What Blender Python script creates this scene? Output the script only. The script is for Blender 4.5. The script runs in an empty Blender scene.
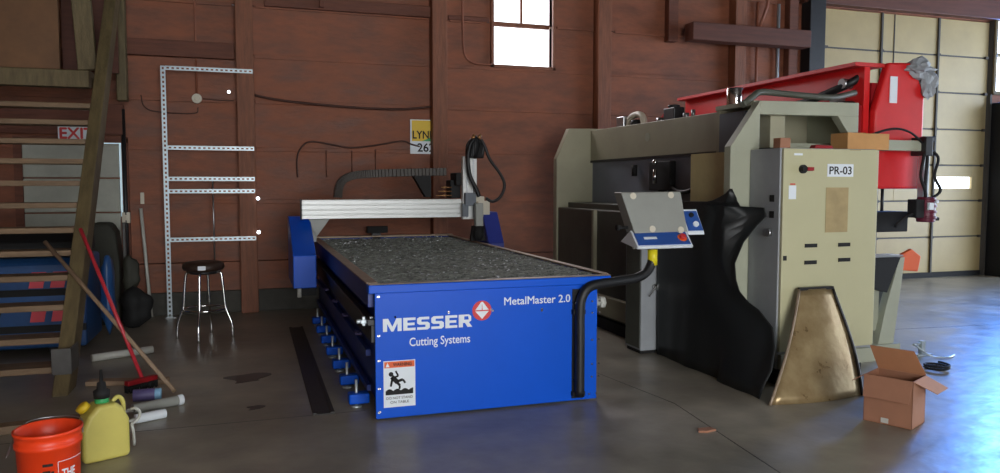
import bpy, bmesh, math, random
from mathutils import Vector, Matrix
random.seed(7)
S = bpy.context.scene
COL = S.collection
PI = math.pi

# ------------------------------------------------------------------ materials
def lin(c):
    return tuple((v/12.92 if v <= .04045 else ((v+.055)/1.055)**2.4) for v in c)
def rgb(r, g, b):
    return lin((r/255, g/255, b/255)) + (1,)

def mat(name, c, rough=.6, metal=0, noise=0, nscale=6, bump=0, bscale=40, c2=None, coat=0, stretch=None, rvar=0, spec=None):
    m = bpy.data.materials.new(name); m.use_nodes = True
    nt = m.node_tree; n = nt.nodes; L = nt.links
    b = n['Principled BSDF']
    b.inputs['Base Color'].default_value = c
    b.inputs['Roughness'].default_value = rough
    b.inputs['Metallic'].default_value = metal
    if coat: b.inputs['Coat Weight'].default_value = coat
    if spec is not None: b.inputs['Specular IOR Level'].default_value = spec
    tc = n.new('ShaderNodeTexCoord')
    vec = tc.outputs['Object']
    if stretch:
        mp = n.new('ShaderNodeMapping'); mp.inputs['Scale'].default_value = stretch
        L.new(vec, mp.inputs['Vector']); vec = mp.outputs['Vector']
    if noise or c2:
        t = n.new('ShaderNodeTexNoise'); t.inputs['Scale'].default_value = nscale
        t.inputs['Detail'].default_value = 6; t.inputs['Roughness'].default_value = .65
        L.new(vec, t.inputs['Vector'])
        r = n.new('ShaderNodeValToRGB')
        r.color_ramp.elements[0].position = .32; r.color_ramp.elements[1].position = .68
        d = c2 if c2 else tuple(v*(1-noise) for v in c[:3])+(1,)
        r.color_ramp.elements[0].color = d
        r.color_ramp.elements[1].color = c if c2 else tuple(min(1, v*(1+noise*.6)) for v in c[:3])+(1,)
        L.new(t.outputs['Fac'], r.inputs['Fac']); L.new(r.outputs['Color'], b.inputs['Base Color'])
        if rvar:
            mr = n.new('ShaderNodeMapRange'); mr.inputs['To Min'].default_value = rough-rvar; mr.inputs['To Max'].default_value = rough+rvar
            mr.inputs['From Min'].default_value = .3; mr.inputs['From Max'].default_value = .7
            L.new(t.outputs['Fac'], mr.inputs['Value']); L.new(mr.outputs['Result'], b.inputs['Roughness'])
    if bump:
        t2 = n.new('ShaderNodeTexNoise'); t2.inputs['Scale'].default_value = bscale; t2.inputs['Detail'].default_value = 4
        L.new(vec, t2.inputs['Vector'])
        bp = n.new('ShaderNodeBump'); bp.inputs['Strength'].default_value = bump; bp.inputs['Distance'].default_value = .02
        L.new(t2.outputs['Fac'], bp.inputs['Height']); L.new(bp.outputs['Normal'], b.inputs['Normal'])
    return m

M = {}
M['plywood'] = mat('red_brown_plywood', rgb(132,77,52), .62, noise=.34, nscale=3.2, bump=.25, bscale=18, stretch=(.7,1,2.2), rvar=.1)
M['post'] = mat('brown_timber', rgb(128,76,50), .6, noise=.3, nscale=5, bump=.3, bscale=20, stretch=(6,6,.6))
M['girt'] = mat('dark_timber', rgb(104,58,40), .65, noise=.3, nscale=5, bump=.3, bscale=20, stretch=(.6,6,6))
M['header'] = mat('header_timber', rgb(92,50,36), .65, noise=.3, nscale=4, stretch=(.4,4,4))
M['old_wood'] = mat('weathered_wood', rgb(104,90,60), .65, noise=.35, nscale=5, bump=.3, bscale=30, stretch=(4,.8,.8))
M['tread_wood'] = mat('worn_tread_wood', rgb(128,104,78), .6, noise=.3, nscale=4, bump=.3, bscale=30, stretch=(.6,4,4))
M['loft_ply'] = mat('loft_plywood', rgb(112,76,44), .6, noise=.3, nscale=2.5)
M['curb'] = mat('stained_concrete_curb', rgb(70,68,62), .8, noise=.35, nscale=4)
M['door_panel'] = mat('beige_door_panel', rgb(170,150,104), .45, noise=.1, nscale=2, bump=.05)
M['door_dirty'] = M['door_panel']
M['seam'] = mat('dark_seam', rgb(70,66,60), .6)
M['white_door'] = mat('pale_grey_door_panel', rgb(168,170,158), .5, noise=.1)
M['dark_steel'] = mat('dark_steel', rgb(40,40,42), .45, metal=.3, noise=.2)
M['black'] = mat('black_rubber', rgb(22,23,25), .5)
M['matte_black'] = mat('matte_black', rgb(18,18,19), .75)
M['tarp'] = mat('black_vinyl_sheet', rgb(30,33,34), .5, noise=.2, nscale=3, bump=.2, bscale=5)
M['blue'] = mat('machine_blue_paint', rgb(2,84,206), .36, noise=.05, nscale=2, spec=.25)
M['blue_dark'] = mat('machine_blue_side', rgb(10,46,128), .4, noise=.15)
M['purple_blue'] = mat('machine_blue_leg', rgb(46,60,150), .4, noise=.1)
M['white'] = mat('white_decal', rgb(225,232,238), .5)
M['cream'] = mat('cream_plastic', rgb(205,198,180), .5)
M['alu'] = mat('white_aluminium_extrusion', rgb(214,216,214), .35, metal=.15, noise=.05)
M['steel'] = mat('bare_steel', rgb(170,172,175), .3, metal=.85, noise=.15)
M['galv'] = mat('galvanised_steel', rgb(190,200,205), .35, metal=.5, noise=.1)
M['chrome'] = mat('chrome', rgb(215,215,215), .12, metal=1)
M['slag'] = mat('slag_covered_slats', rgb(138,142,134), .6, c2=rgb(60,64,62), nscale=24, bump=.9, bscale=60)
M['rim'] = mat('worn_steel_rim', rgb(150,132,112), .45, metal=.3, noise=.3, nscale=8)
M['press_grey'] = mat('press_greenish_grey', rgb(160,156,132), .5, noise=.1, nscale=2)
M['press_light'] = mat('press_pale_green_grey', rgb(166,168,148), .5, noise=.08, nscale=3)
M['press_dark'] = mat('press_dark_grey', rgb(86,88,78), .5, noise=.2, nscale=3)
M['press_blue_grey'] = mat('press_blue_grey', rgb(96,104,114), .5, noise=.15, nscale=2)
M['cab'] = mat('ivory_cabinet_paint', rgb(188,184,148), .42, noise=.04, nscale=2)
M['cab_side'] = mat('grey_cabinet_side', rgb(150,154,158), .5, noise=.15, nscale=2)
M['cab_label'] = mat('faded_tan_label', rgb(168,148,104), .6, noise=.15, nscale=8)
M['red'] = mat('red_machine_paint', rgb(216,34,36), .4, noise=.12, nscale=2)
M['red_dark'] = mat('deep_red_paint', rgb(150,22,30), .45, noise=.12)
M['signal_red'] = mat('signal_red', rgb(206,52,52), .5)
M['orange'] = mat('orange_plastic', rgb(238,66,24), .4, noise=.04)
M['orange_warn'] = mat('warning_orange', rgb(224,96,44), .5)
M['yellow_can'] = mat('yellow_translucent_plastic', rgb(200,188,96), .45, noise=.08, nscale=4)
M['yellow'] = mat('label_yellow', rgb(226,210,30), .5)
M['sign_yellow'] = mat('sign_yellow', rgb(226,190,40), .5)
M['green'] = mat('green_plastic', rgb(50,160,90), .45)
M['sheet_steel'] = mat('scuffed_galvanised_sheet', rgb(176,156,116), .34, metal=.45, c2=rgb(146,122,86), nscale=6, bump=.25, bscale=8, rvar=.1)
M['card'] = mat('brown_cardboard', rgb(160,112,86), .75, noise=.1, nscale=4)
M['card_in'] = mat('cardboard_inside', rgb(172,118,82), .75, noise=.08)
M['tan'] = mat('tan_cardboard', rgb(196,146,90), .75, noise=.1)
M['grey_plastic'] = mat('grey_plastic_cover', rgb(150,152,146), .45, noise=.05)
M['maroon'] = mat('maroon_paint', rgb(100,30,50), .4, noise=.15)
M['seat'] = mat('dark_brown_vinyl', rgb(52,36,28), .5, noise=.2)
M['wood_handle'] = mat('wooden_handle', rgb(152,128,104), .6, noise=.2, stretch=(3,3,3))
M['red_handle'] = mat('glossy_red_handle', rgb(190,50,62), .3)
M['pvc'] = mat('pale_pvc', rgb(196,196,188), .45, noise=.1)
M['blue_body'] = mat('blue_painted_body', rgb(38,78,130), .4, noise=.1)
M['pink_red'] = mat('coral_stripe', rgb(226,80,92), .5)
M['copper'] = mat('copper_fitting', rgb(200,150,100), .3, metal=.8)
M['blue_cap'] = mat('pale_blue_cap', rgb(140,190,225), .45)
M['violet'] = mat('violet_label', rgb(92,84,130), .5)
M['wire_brown'] = mat('brown_wire', rgb(66,34,22), .6)
M['conduit'] = mat('painted_conduit', rgb(140,84,62), .5)
M['ceiling'] = mat('dark_timber_ceiling', rgb(60,48,38), .8, noise=.3)
M['side_wall'] = mat('side_wall_board', rgb(120,82,60), .8, noise=.3, nscale=2)
M['stain'] = mat('oil_stain', rgb(22,23,24), .3, noise=.3)

def glass_mat():
    m = bpy.data.materials.new('clear_glass'); m.use_nodes = True
    nt = m.node_tree; n = nt.nodes; n.clear()
    o = n.new('ShaderNodeOutputMaterial'); t = n.new('ShaderNodeBsdfTransparent'); g = n.new('ShaderNodeBsdfGlossy')
    g.inputs['Roughness'].default_value = .03
    x = n.new('ShaderNodeMixShader'); x.inputs[0].default_value = .06
    nt.links.new(t.outputs[0], x.inputs[1]); nt.links.new(g.outputs[0], x.inputs[2]); nt.links.new(x.outputs[0], o.inputs[0])
    return m
M['glass'] = glass_mat()

def emit(name, c, s):
    m = bpy.data.materials.new(name); m.use_nodes = True
    b = m.node_tree.nodes['Principled BSDF']
    b.inputs['Base Color'].default_value = c; b.inputs['Emission Color'].default_value = c; b.inputs['Emission Strength'].default_value = s
    return m
M['daylight_gap'] = emit('daylight_gap', (.85,.93,1,1), 6)
M['door_edge_light'] = emit('door_edge_light', (.55,.72,.8,1), .5)
M['olive'] = mat('dark_olive_cover', rgb(50,50,40), .7, noise=.25, nscale=4, bump=.3, bscale=8)
M['chain'] = mat('dark_chain_plastic', rgb(62,56,50), .55)
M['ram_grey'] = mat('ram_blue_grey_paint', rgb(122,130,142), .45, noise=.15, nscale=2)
M['keypad_blue'] = mat('keypad_blue', rgb(44,84,160), .45)
M['bulb_glass'] = mat('glossy_bulb_glass', rgb(190,185,160), .1)
M['inner_beige'] = mat('beige_inner_paint', rgb(206,192,140), .5, noise=.1)
M['channel'] = mat('worn_floor_channel', rgb(78,76,74), .5, noise=.2)
M['floor_grime'] = mat('dark_grime', rgb(52,50,48), .5)

def floor_mat():
    m = bpy.data.materials.new('stained_concrete_floor'); m.use_nodes = True
    nt = m.node_tree; n = nt.nodes; L = nt.links; b = n['Principled BSDF']
    tc = n.new('ShaderNodeTexCoord')
    a = n.new('ShaderNodeTexNoise'); a.inputs['Scale'].default_value = 1.1; a.inputs['Detail'].default_value = 8; a.inputs['Roughness'].default_value = .6
    L.new(tc.outputs['Object'], a.inputs['Vector'])
    r = n.new('ShaderNodeValToRGB'); e = r.color_ramp.elements
    e[0].position = .3; e[0].color = rgb(126,121,108); e[1].position = .7; e[1].color = rgb(178,170,152)
    k = e.new(.5); k.color = rgb(152,145,131)
    L.new(a.outputs['Fac'], r.inputs['Fac'])
    a2 = n.new('ShaderNodeTexNoise'); a2.inputs['Scale'].default_value = 4; a2.inputs['Detail'].default_value = 8
    L.new(tc.outputs['Object'], a2.inputs['Vector'])
    mx = n.new('ShaderNodeMix'); mx.data_type = 'RGBA'; mx.blend_type = 'MULTIPLY'; mx.inputs['Factor'].default_value = .75
    r2 = n.new('ShaderNodeValToRGB'); r2.color_ramp.elements[0].position = .28; r2.color_ramp.elements[0].color = (.6,.6,.6,1); r2.color_ramp.elements[1].position = .72
    L.new(a2.outputs['Fac'], r2.inputs['Fac'])
    L.new(r.outputs['Color'], mx.inputs['A']); L.new(r2.outputs['Color'], mx.inputs['B'])
    L.new(mx.outputs['Result'], b.inputs['Base Color'])
    mr = n.new('ShaderNodeMapRange'); mr.inputs['From Min'].default_value = .3; mr.inputs['From Max'].default_value = .7
    mr.inputs['To Min'].default_value = .28; mr.inputs['To Max'].default_value = .42
    L.new(a2.outputs['Fac'], mr.inputs['Value']); L.new(mr.outputs['Result'], b.inputs['Roughness'])
    w = n.new('ShaderNodeTexNoise'); w.inputs['Scale'].default_value = 5; w.inputs['Detail'].default_value = 5
    L.new(tc.outputs['Object'], w.inputs['Vector'])
    bp = n.new('ShaderNodeBump'); bp.inputs['Strength'].default_value = .25; bp.inputs['Distance'].default_value = .02
    L.new(w.outputs['Fac'], bp.inputs['Height']); L.new(bp.outputs['Normal'], b.inputs['Normal'])
    return m
M['floor'] = floor_mat()

# ------------------------------------------------------------------ mesh helpers
def wloc(o):
    v = Vector((0,0,0))
    while o: v = v + o.location; o = o.parent
    return v

class MB:
    def __init__(s): s.bm = bmesh.new()
    def face(s, pts):
        try: return s.bm.faces.new([s.bm.verts.new(p) for p in pts])
        except ValueError: return None
    def box(s, x0, x1, y0, y1, z0, z1):
        v = [s.bm.verts.new(p) for p in [(x0,y0,z0),(x1,y0,z0),(x1,y1,z0),(x0,y1,z0),(x0,y0,z1),(x1,y0,z1),(x1,y1,z1),(x0,y1,z1)]]
        for f in [(0,3,2,1),(4,5,6,7),(0,1,5,4),(1,2,6,5),(2,3,7,6),(3,0,4,7)]: s.bm.faces.new([v[i] for i in f])
        return s
    def hexa(s, p):   # 8 points: bottom 4 ccw then top 4
        v = [s.bm.verts.new(q) for q in p]
        for f in [(0,3,2,1),(4,5,6,7),(0,1,5,4),(1,2,6,5),(2,3,7,6),(3,0,4,7)]: s.bm.faces.new([v[i] for i in f])
        return s
    def prism(s, poly, axis, a, b):   # poly in the two other axes, extruded from a to b
        def P(u, w, t):
            return {'x':(t,u,w),'y':(u,t,w),'z':(u,w,t)}[axis]
        A = [s.bm.verts.new(P(u,w,a)) for u,w in poly]; B = [s.bm.verts.new(P(u,w,b)) for u,w in poly]
        s.bm.faces.new(A); s.bm.faces.new(B[::-1]); n = len(poly)
        for i in range(n): s.bm.faces.new([A[(i+1)%n], A[i], B[i], B[(i+1)%n]])
        return s
    def bar(s, p0, p1, w, h, up=(0,0,1)):
        p0 = Vector(p0); p1 = Vector(p1); d = (p1-p0).normalized(); u = Vector(up)
        sd = d.cross(u).normalized(); u = sd.cross(d).normalized()
        c = [(-w/2,-h/2),(w/2,-h/2),(w/2,h/2),(-w/2,h/2)]
        A = [s.bm.verts.new(p0+sd*a+u*b) for a,b in c]; B = [s.bm.verts.new(p1+sd*a+u*b) for a,b in c]
        s.bm.faces.new(A[::-1]); s.bm.faces.new(B)
        for i in range(4): s.bm.faces.new([A[i],A[(i+1)%4],B[(i+1)%4],B[i]])
        return s
    def tube(s, pts, r, seg=10, closed=False):
        pts = [Vector(p) for p in pts]; rings = []; n = len(pts); prev = None
        rr = r if isinstance(r, (list,tuple)) else [r]*n
        for i,p in enumerate(pts):
            if closed: t = pts[(i+1)%n]-pts[i-1]
            else: t = (pts[min(i+1,n-1)]-pts[max(i-1,0)])
            t.normalize()
            if prev is None:
                a = Vector((0,0,1)) if abs(t.z) < .9 else Vector((1,0,0))
                u = t.cross(a).normalized()
            else:
                u = (prev - t*prev.dot(t)).normalized()
            prev = u; w = t.cross(u)
            rings.append([s.bm.verts.new(p+(u*math.cos(2*PI*k/seg)+w*math.sin(2*PI*k/seg))*rr[i]) for k in range(seg)])
        m = n if closed else n-1
        for i in range(m):
            A = rings[i]; B = rings[(i+1)%n]
            for k in range(seg):
                f = s.bm.faces.new([A[k],A[(k+1)%seg],B[(k+1)%seg],B[k]]); f.smooth = True
        if not closed:
            s.bm.faces.new(rings[0][::-1]); s.bm.faces.new(rings[-1])
        return s
    def cyl(s, p0, p1, r, r1=None, seg=20):
        return s.tube([p0,p1], [r, r if r1 is None else r1], seg)
    def lathe(s, prof, c=(0,0,0), seg=32, smooth=True):
        rings = []
        for r,z in prof:
            if r < 1e-5: rings.append([s.bm.verts.new((c[0],c[1],c[2]+z))])
            else: rings.append([s.bm.verts.new((c[0]+r*math.cos(2*PI*k/seg), c[1]+r*math.sin(2*PI*k/seg), c[2]+z)) for k in range(seg)])
        for A,B in zip(rings, rings[1:]):
            for k in range(seg):
                a = [A[0]] if len(A)==1 else [A[k],A[(k+1)%seg]]
                b = [B[0]] if len(B)==1 else [B[(k+1)%seg],B[k]]
                if len(a)+len(b) >= 3:
                    f = s.bm.faces.new(a+b); f.smooth = smooth
        return s
    def xform(s, mtx):
        bmesh.ops.transform(s.bm, matrix=mtx, verts=s.bm.verts[:]); return s
    def build(s, name, m, parent=None, bevel=0, origin=None, seg=2):
        bmesh.ops.recalc_face_normals(s.bm, faces=s.bm.faces[:])
        o0 = Vector((0,0,0))
        if parent is not None: o0 = wloc(parent)
        elif origin == 'base':
            vs = [v.co for v in s.bm.verts]
            o0 = Vector(((min(v.x for v in vs)+max(v.x for v in vs))/2, (min(v.y for v in vs)+max(v.y for v in vs))/2, min(v.z for v in vs)))
        elif origin is not None: o0 = Vector(origin)
        for v in s.bm.verts: v.co = v.co - o0
        me = bpy.data.meshes.new(name); s.bm.to_mesh(me); s.bm.free()
        me.materials.append(m)
        o = bpy.data.objects.new(name, me); COL.objects.link(o)
        if parent is not None: o.parent = parent
        else: o.location = o0
        if bevel:
            b = o.modifiers.new('bevel', 'BEVEL'); b.width = bevel; b.segments = seg; b.limit_method = 'ANGLE'; b.angle_limit = math.radians(40)
        return o

def thing(name, label, cat, loc, group=None):
    o = bpy.data.objects.new(name, None); COL.objects.link(o)
    o.empty_display_size = .1; o.location = loc
    o['label'] = label; o['category'] = cat
    if group: o['group'] = group
    return o
def tag(o, label, cat, group=None):
    o['label'] = label; o['category'] = cat
    if group: o['group'] = group
    return o
def struct(o):
    o['kind'] = 'structure'; return o

def spline(pts, n=8):
    pts = [Vector(p) for p in pts]; out = []
    P = [pts[0]*2-pts[1]] + pts + [pts[-1]*2-pts[-2]]
    for i in range(1, len(P)-2):
        for k in range(n):
            t = k/n; a,b,c,d = P[i-1],P[i],P[i+1],P[i+2]
            out.append(.5*((2*b)+(c-a)*t+(2*a-5*b+4*c-d)*t*t+(-a+3*b-3*c+d)*t**3))
    out.append(pts[-1]); return out

def text(name, body, m, parent, cx, y, cz, width, height, bold=0, ext=.0015):
    """lettering facing -Y, fitted to a box centred at (cx, cz) on the plane y"""
    cu = bpy.data.curves.new(name, 'FONT'); cu.body = body; cu.size = 1; cu.extrude = 0; cu.offset = 0; cu.resolution_u = 3
    tmp = bpy.data.objects.new('tmp', cu); COL.objects.link(tmp)
    dg = bpy.context.evaluated_depsgraph_get()
    me = bpy.data.meshes.new_from_object(tmp.evaluated_get(dg))
    bpy.data.objects.remove(tmp); bpy.data.curves.remove(cu)
    if bold:
        b0 = bmesh.new(); b0.from_mesh(me)
        for dx, dy, dz in ((-bold,0,.05),(bold,0,.1),(0,-bold,.15),(0,bold,.2)):
            g = bmesh.ops.duplicate(b0, geom=b0.verts[:len(me.vertices)]+b0.edges[:len(me.edges)]+b0.faces[:len(me.polygons)])
            for q in g['geom']:
                if isinstance(q, bmesh.types.BMVert): q.co.x += dx; q.co.y += dy; q.co.z += dz
            b0.verts.ensure_lookup_table(); b0.edges.ensure_lookup_table(); b0.faces.ensure_lookup_table()
        b0.to_mesh(me); b0.free()
    xs = [v.co.x for v in me.vertices]; ys = [v.co.y for v in me.vertices]
    sx = width/(max(xs)-min(xs)); sy = height/(max(ys)-min(ys)); mx = (max(xs)+min(xs))/2; my = (max(ys)+min(ys))/2
    o0 = wloc(parent) if parent else Vector((0,0,0))
    bm = bmesh.new(); bm.from_mesh(me)
    for v in bm.verts: v.co = Vector((cx+(v.co.x-mx)*sx, y-v.co.z*.004, cz+(v.co.y-my)*sy)) - o0
    r = bmesh.ops.extrude_face_region(bm, geom=bm.faces[:])
    for e in r['geom']:
        if isinstance(e, bmesh.types.BMVert): e.co.y -= ext
    bmesh.ops.recalc_face_normals(bm, faces=bm.faces[:])
    bm.to_mesh(me); bm.free()
    me.materials.clear(); me.materials.append(m); me.name = name
    o = bpy.data.objects.new(name, me); COL.objects.link(o); o.parent = parent
    return o

# ------------------------------------------------------------------ setting
WY = 9.5          # inner face of the back wall
CZ = 4.75
struct(MB().box(-3.6,14.2,-5.2,9.75,-.12,0).build('floor', M['floor']))
struct(MB().box(-3.6,14.2,-5.2,9.75,CZ,CZ+.12).build('ceiling', M['ceiling']))
# back wall built as horizontal plywood courses with openings left for the window, the big door and the small window
seams = [0,.6,1.32,1.94,2.5,3.03,3.6,4.17,CZ]
holes = [(3.04,3.86,3.07,4.45), (8.22,11.64,-1,4.19), (11.71,13.9,3.05,CZ-.2)]
wb = MB()
for i in range(len(seams)-1):
    z0, z1 = seams[i], seams[i+1]
    off = .012*(i%2)
    xs = [-3.6]
    cuts = []
    for (a,b,c,d) in holes:
        if c < z1-.01 and d > z0+.01: cuts.append((a,b,max(c,z0),min(d,z1)))
    cuts.sort(); x = -3.6
    for (a,b,c,d) in cuts:
        wb.box(x,a,WY+off,WY+.12,z0+.004,z1-.004)
        if c > z0+.01: wb.box(a,b,WY+off,WY+.12,z0,c)
        if d < z1-.01: wb.box(a,b,WY+off,WY+.12,d,z1)
        x = b
    wb.box(x,14.2,WY+off,WY+.12,z0+.004,z1-.004)
for (a,b) in [(-3.6,8.2),(11.66,14.2)]: wb.box(a,b,WY+.1,WY+.13,0,3.03)
struct(wb.build('wall_back', M['plywood'], bevel=.003))
bt = MB()   # thin seam ledges, broken at the timber posts
for z in (3.03,2.5,1.94,1.32):
    for a,b in ((-3.6,-.13),(.08,2.18),(2.39,4.45),(4.67,6.59),(6.79,8.1)):
        bt.box(a,b,WY-.014,WY+.02,z-.035,z+.012)
for a,b in ((-3.6,-.16),(.1,2.2),(2.45,2.95),(3.93,4.5),(4.78,6.7)): bt.box(a,b,WY-.014,WY+.02,3.58,3.62)
struct(bt.build('trim_1', M['plywood'], bevel=.004))
struct(MB().box(-3.6,8.1,WY-.05,WY+.01,0,.26).build('baseboard_back', M['curb'], bevel=.01))
for i,(a,b) in enumerate([(-.125,.07),(2.19,2.38),(4.46,4.655),(6.6,6.78)]):
    struct(MB().box(a,b,WY-.17,WY-.001,0,CZ-.002).build('trim_%d'%(i+2), M['post'], bevel=.008))
struct(MB().box(-1.3,-.14,WY-.1,WY-.001,2.96,3.14).build('trim_6', M['girt'], bevel=.006))
struct(MB().box(5.75,7.7,WY-.42,WY-.2,3.48,3.72).build('trim_7', M['header'], bevel=.01))
struct(MB().box(7.86,8.14,WY-.2,WY-.001,0,CZ-.002).build('trim_8', M['dark_steel'], bevel=.01))
struct(MB().box(7.8,12.6,WY-.14,WY-.001,4.2,4.52).build('trim_9', M['header'], bevel=.01))
struct(MB().box(11.63,11.69,WY-.1,WY-.065,3.0,CZ-.002).build('trim_10', M['old_wood'], bevel=.01))
struct(MB().box(11.68,12.3,WY-.5,WY-.02,0,2.86).build('trim_11', M['matte_black'], bevel=.02))
struct(MB().box(7.56,7.72,WY-.12,WY-.001,0,CZ-.002).build('trim_12', M['girt'], bevel=.01))
struct(MB().box(.2,2.2,WY-.07,WY-.001,3.6,3.74).box(2.43,2.98,WY-.03,WY-.001,3.6,3.66).build('trim_13', M['girt'], bevel=.01))
struct(MB().box(.83,.89,WY-.12,WY-.075,3.62,4.74).box(5.55,5.7,WY-.12,WY-.001,3.5,4.74).build('trim_14', M['girt'], bevel=.006))
# window over the cutting table
w = MB()
for a,b,c,d in [(3.0,3.04,3.03,4.48),(3.86,3.9,3.03,4.48),(3.0,3.9,3.03,3.07),(3.0,3.9,4.45,4.49)]: w.box(a,b,WY-.04,WY+.1,c,d)
w.box(3.05,3.83,WY+.02,WY+.07,3.57,3.63).box(3.425,3.455,WY+.03,WY+.07,3.62,4.45)
win = struct(w.build('window_1', M['post'], bevel=.004))
MB().box(3.04,3.84,WY+.045,WY+.05,3.03,4.45).build('window_pane', M['glass'], win)
w = MB()
for a,b,c,d in [(11.71,11.735,3.0,4.55),(13.86,13.9,3.0,4.55),(11.71,13.9,3.0,3.06),(11.71,13.9,3.64,3.68)]: w.box(a,b,WY-.04,WY+.1,c,d)
win = struct(w.build('window_2', M['old_wood'], bevel=.004))
MB().box(11.8,13.88,WY+.045,WY+.05,3.03,4.55).build('window_pane', M['glass'], win)
# sectional overhead door
dr = struct(MB().box(8.2,8.24,WY-.06,WY+.1,0,4.2).box(11.62,11.66,WY-.06,WY+.1,0,4.2).box(8.2,11.66,WY+.09,WY+.12,4.1,4.2).build('door_1', M['seam']))
zs = [.07,.66,1.25,1.83,2.41,3.0,3.59,4.18]
lites = [(9.72,10.26,1.47,1.66),(10.56,11.36,1.45,1.64)]
for i in range(7):
    p = MB(); a,b = zs[i]+.012, zs[i+1]-.012
    if i == 2:
        x = 8.25
        for (u,v,c,d) in lites:
            p.box(x,u,WY,WY+.05,a,b).box(u,v,WY,WY+.05,a,c).box(u,v,WY,WY+.05,d,b); x = v
        p.box(x,11.61,WY,WY+.05,a,b)
    else: p.box(8.25,11.61,WY,WY+.05,a,b)
    q = p.build('door_panel', M['door_panel'], dr, bevel=.006)
g = MB()
for (u,v,c,d) in lites: g.box(u,v,WY+.02,WY+.025,c,d)
g.build('door_lites', M['glass'], dr)
st = MB()
for x in (9.37,10.52): st.box(x-.016,x+.016,WY-.03,WY,.08,4.17)
st.box(9.62,9.635,WY-.01,WY,3.0,4.17)
for z in zs[1:-1]:
    for x in (8.3,9.37,10.52,11.55): st.box(x-.03,x+.03,WY-.04,WY-.005,z-.02,z+.02)
    st.box(8.25,11.61,WY+.005,WY+.03,z-.014,z+.014)
st.build('door_strut', M['seam'], dr)
MB().box(8.25,11.61,WY-.02,WY+.03,0,.085).build('bottom_seal', M['matte_black'], dr)
# pale sectional door behind the stairs
d2 = struct(MB().box(-2.42,-2.34,WY-.06,WY-.001,0,2.02).box(-1.36,-1.3,WY-.06,WY-.001,0,2.02).box(-2.42,-1.3,WY-.06,WY-.001,1.98,2.04).build('door_2', M['girt']))
for k in range(5):
    MB().box(-2.34,-1.395,WY-.05,WY-.001,.05+k*.385,.42+k*.385).build('door_panel', M['white_door'], d2, bevel=.008)
MB().box(-1.392,-1.372,WY-.02,WY-.005,1.15,1.97).box(-1.62,-1.372,WY-.02,WY-.005,1.966,1.978).build('daylight_slit', M['door_edge_light'], d2)
# side and rear walls with the open bays that light the shop
wl = MB().box(-3.75,-3.6,-5.2,9.75,0,CZ); struct(wl.build('wall_left', M['side_wall']))
wr = MB().box(14.2,14.35,-5.2,-1.0,0,CZ).box(14.2,14.35,8.3,9.75,0,CZ).box(14.2,14.35,-1.0,8.3,4.2,CZ)
struct(wr.build('wall_right', M['side_wall']))
wf = MB().box(-3.6,-1.4,-5.35,-5.2,0,CZ).box(4.2,14.2,-5.35,-5.2,0,CZ).box(-1.4,4.2,-5.35,-5.2,4.1,CZ)
struct(wf.build('wall_front', M['side_wall']))

# loft over the stairs
struct(MB().box(-3.6,-1.46,8.35,9.3,2.56,2.62).box(-3.6,-1.45,8.22,8.35,2.44,2.60).build('trim_15', M['old_wood'], bevel=.006))
struct(MB().box(-3.6,-1.72,8.36,8.40,2.622,CZ-.01).build('wall_loft', M['loft_ply']))
struct(MB().box(-1.35,-1.25,9.15,9.3,2.42,CZ-.01).build('trim_16', M['old_wood'], bevel=.01))
struct(MB().bar((-1.62,8.5,CZ-.02),(-1.50,8.5,2.64),.17,.09,up=(0,1,0)).build('trim_17', M['old_wood'], bevel=.008))
struct(MB().box(-1.82,-1.3,9.0,9.04,2.69,CZ-.01).build('trim_18', M['header']))
struct(MB().box(-3.6,-1.32,WY-.12,WY-.062,2.06,2.4).build('trim_19', M['girt'], bevel=.006))
for k in range(9):
    x = -3.0+k*2.0
    struct(MB().box(x-.05,x+.05,-5.0,9.4,CZ-.26,CZ-.005).build('trim_%d'%(20+k), M['ceiling']))

# ------------------------------------------------------------------ staircase
t = thing('wooden_staircase', 'open steep wooden staircase with thin plank treads climbing to the loft', 'staircase', (-1.9,6.1,0))
TREADS = [0.183, 0.373, 0.592, 0.801, 0.984, 1.159, 1.358, 1.541, 1.731, 1.91, 2.087, 2.251]
def stair(z, dy=0): return 6.12 + z*.80 + dy
for x0,x1,zt in ((-1.37,-1.265,3.6),(-2.62,-2.52,2.35)):
    MB().prism([(stair(0,-.11),0),(stair(0,.16),0),(stair(zt,.14),zt),(stair(zt,-.12),zt)],'x',x0,x1).build('stringer', M['old_wood'], t, bevel=.008)
for z in TREADS:
    MB().box(-2.52,-1.37,stair(z)-.1,stair(z)+.13,z-.046,z).build('tread', M['tread_wood'], t, bevel=.006)
MB().box(-1.265,-1.255,6.10,6.36,.14,.33).box(-1.38,-1.25,6.085,6.10,.14,.33).build('bracket', M['channel'], t, bevel=.006)
t = thing('light_bulb', 'bare light bulb hanging in front of the loft wall at the upper left', 'lamp', (-2.06,8.0,3.42))
MB().lathe([(0,0),(.03,.012),(.042,.045),(.034,.08),(.018,.11),(.018,.13),(0,.13)],(-2.06,8.0,3.42),20).build('bulb', M['bulb_glass'], t)
MB().cyl((-2.06,8.0,3.55),(-2.06,8.0,3.60),.022).cyl((-2.06,8.0,3.6),(-2.06,8.0,CZ-.001),.006).build('lamp_cord', M['matte_black'], t)
# exit sign
t = thing('exit_sign', 'small white exit board with red letters above the pale door behind the stairs', 'sign', (-1.8,WY-.13,2.0))
MB().box(-1.97,-1.6,WY-.135,WY-.125,1.99,2.15).build('sign_board', M['white'], t)
text('lettering', 'EXIT', M['signal_red'], t, -1.785, WY-.136, 2.07, .34, .125, bold=.03)

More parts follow.
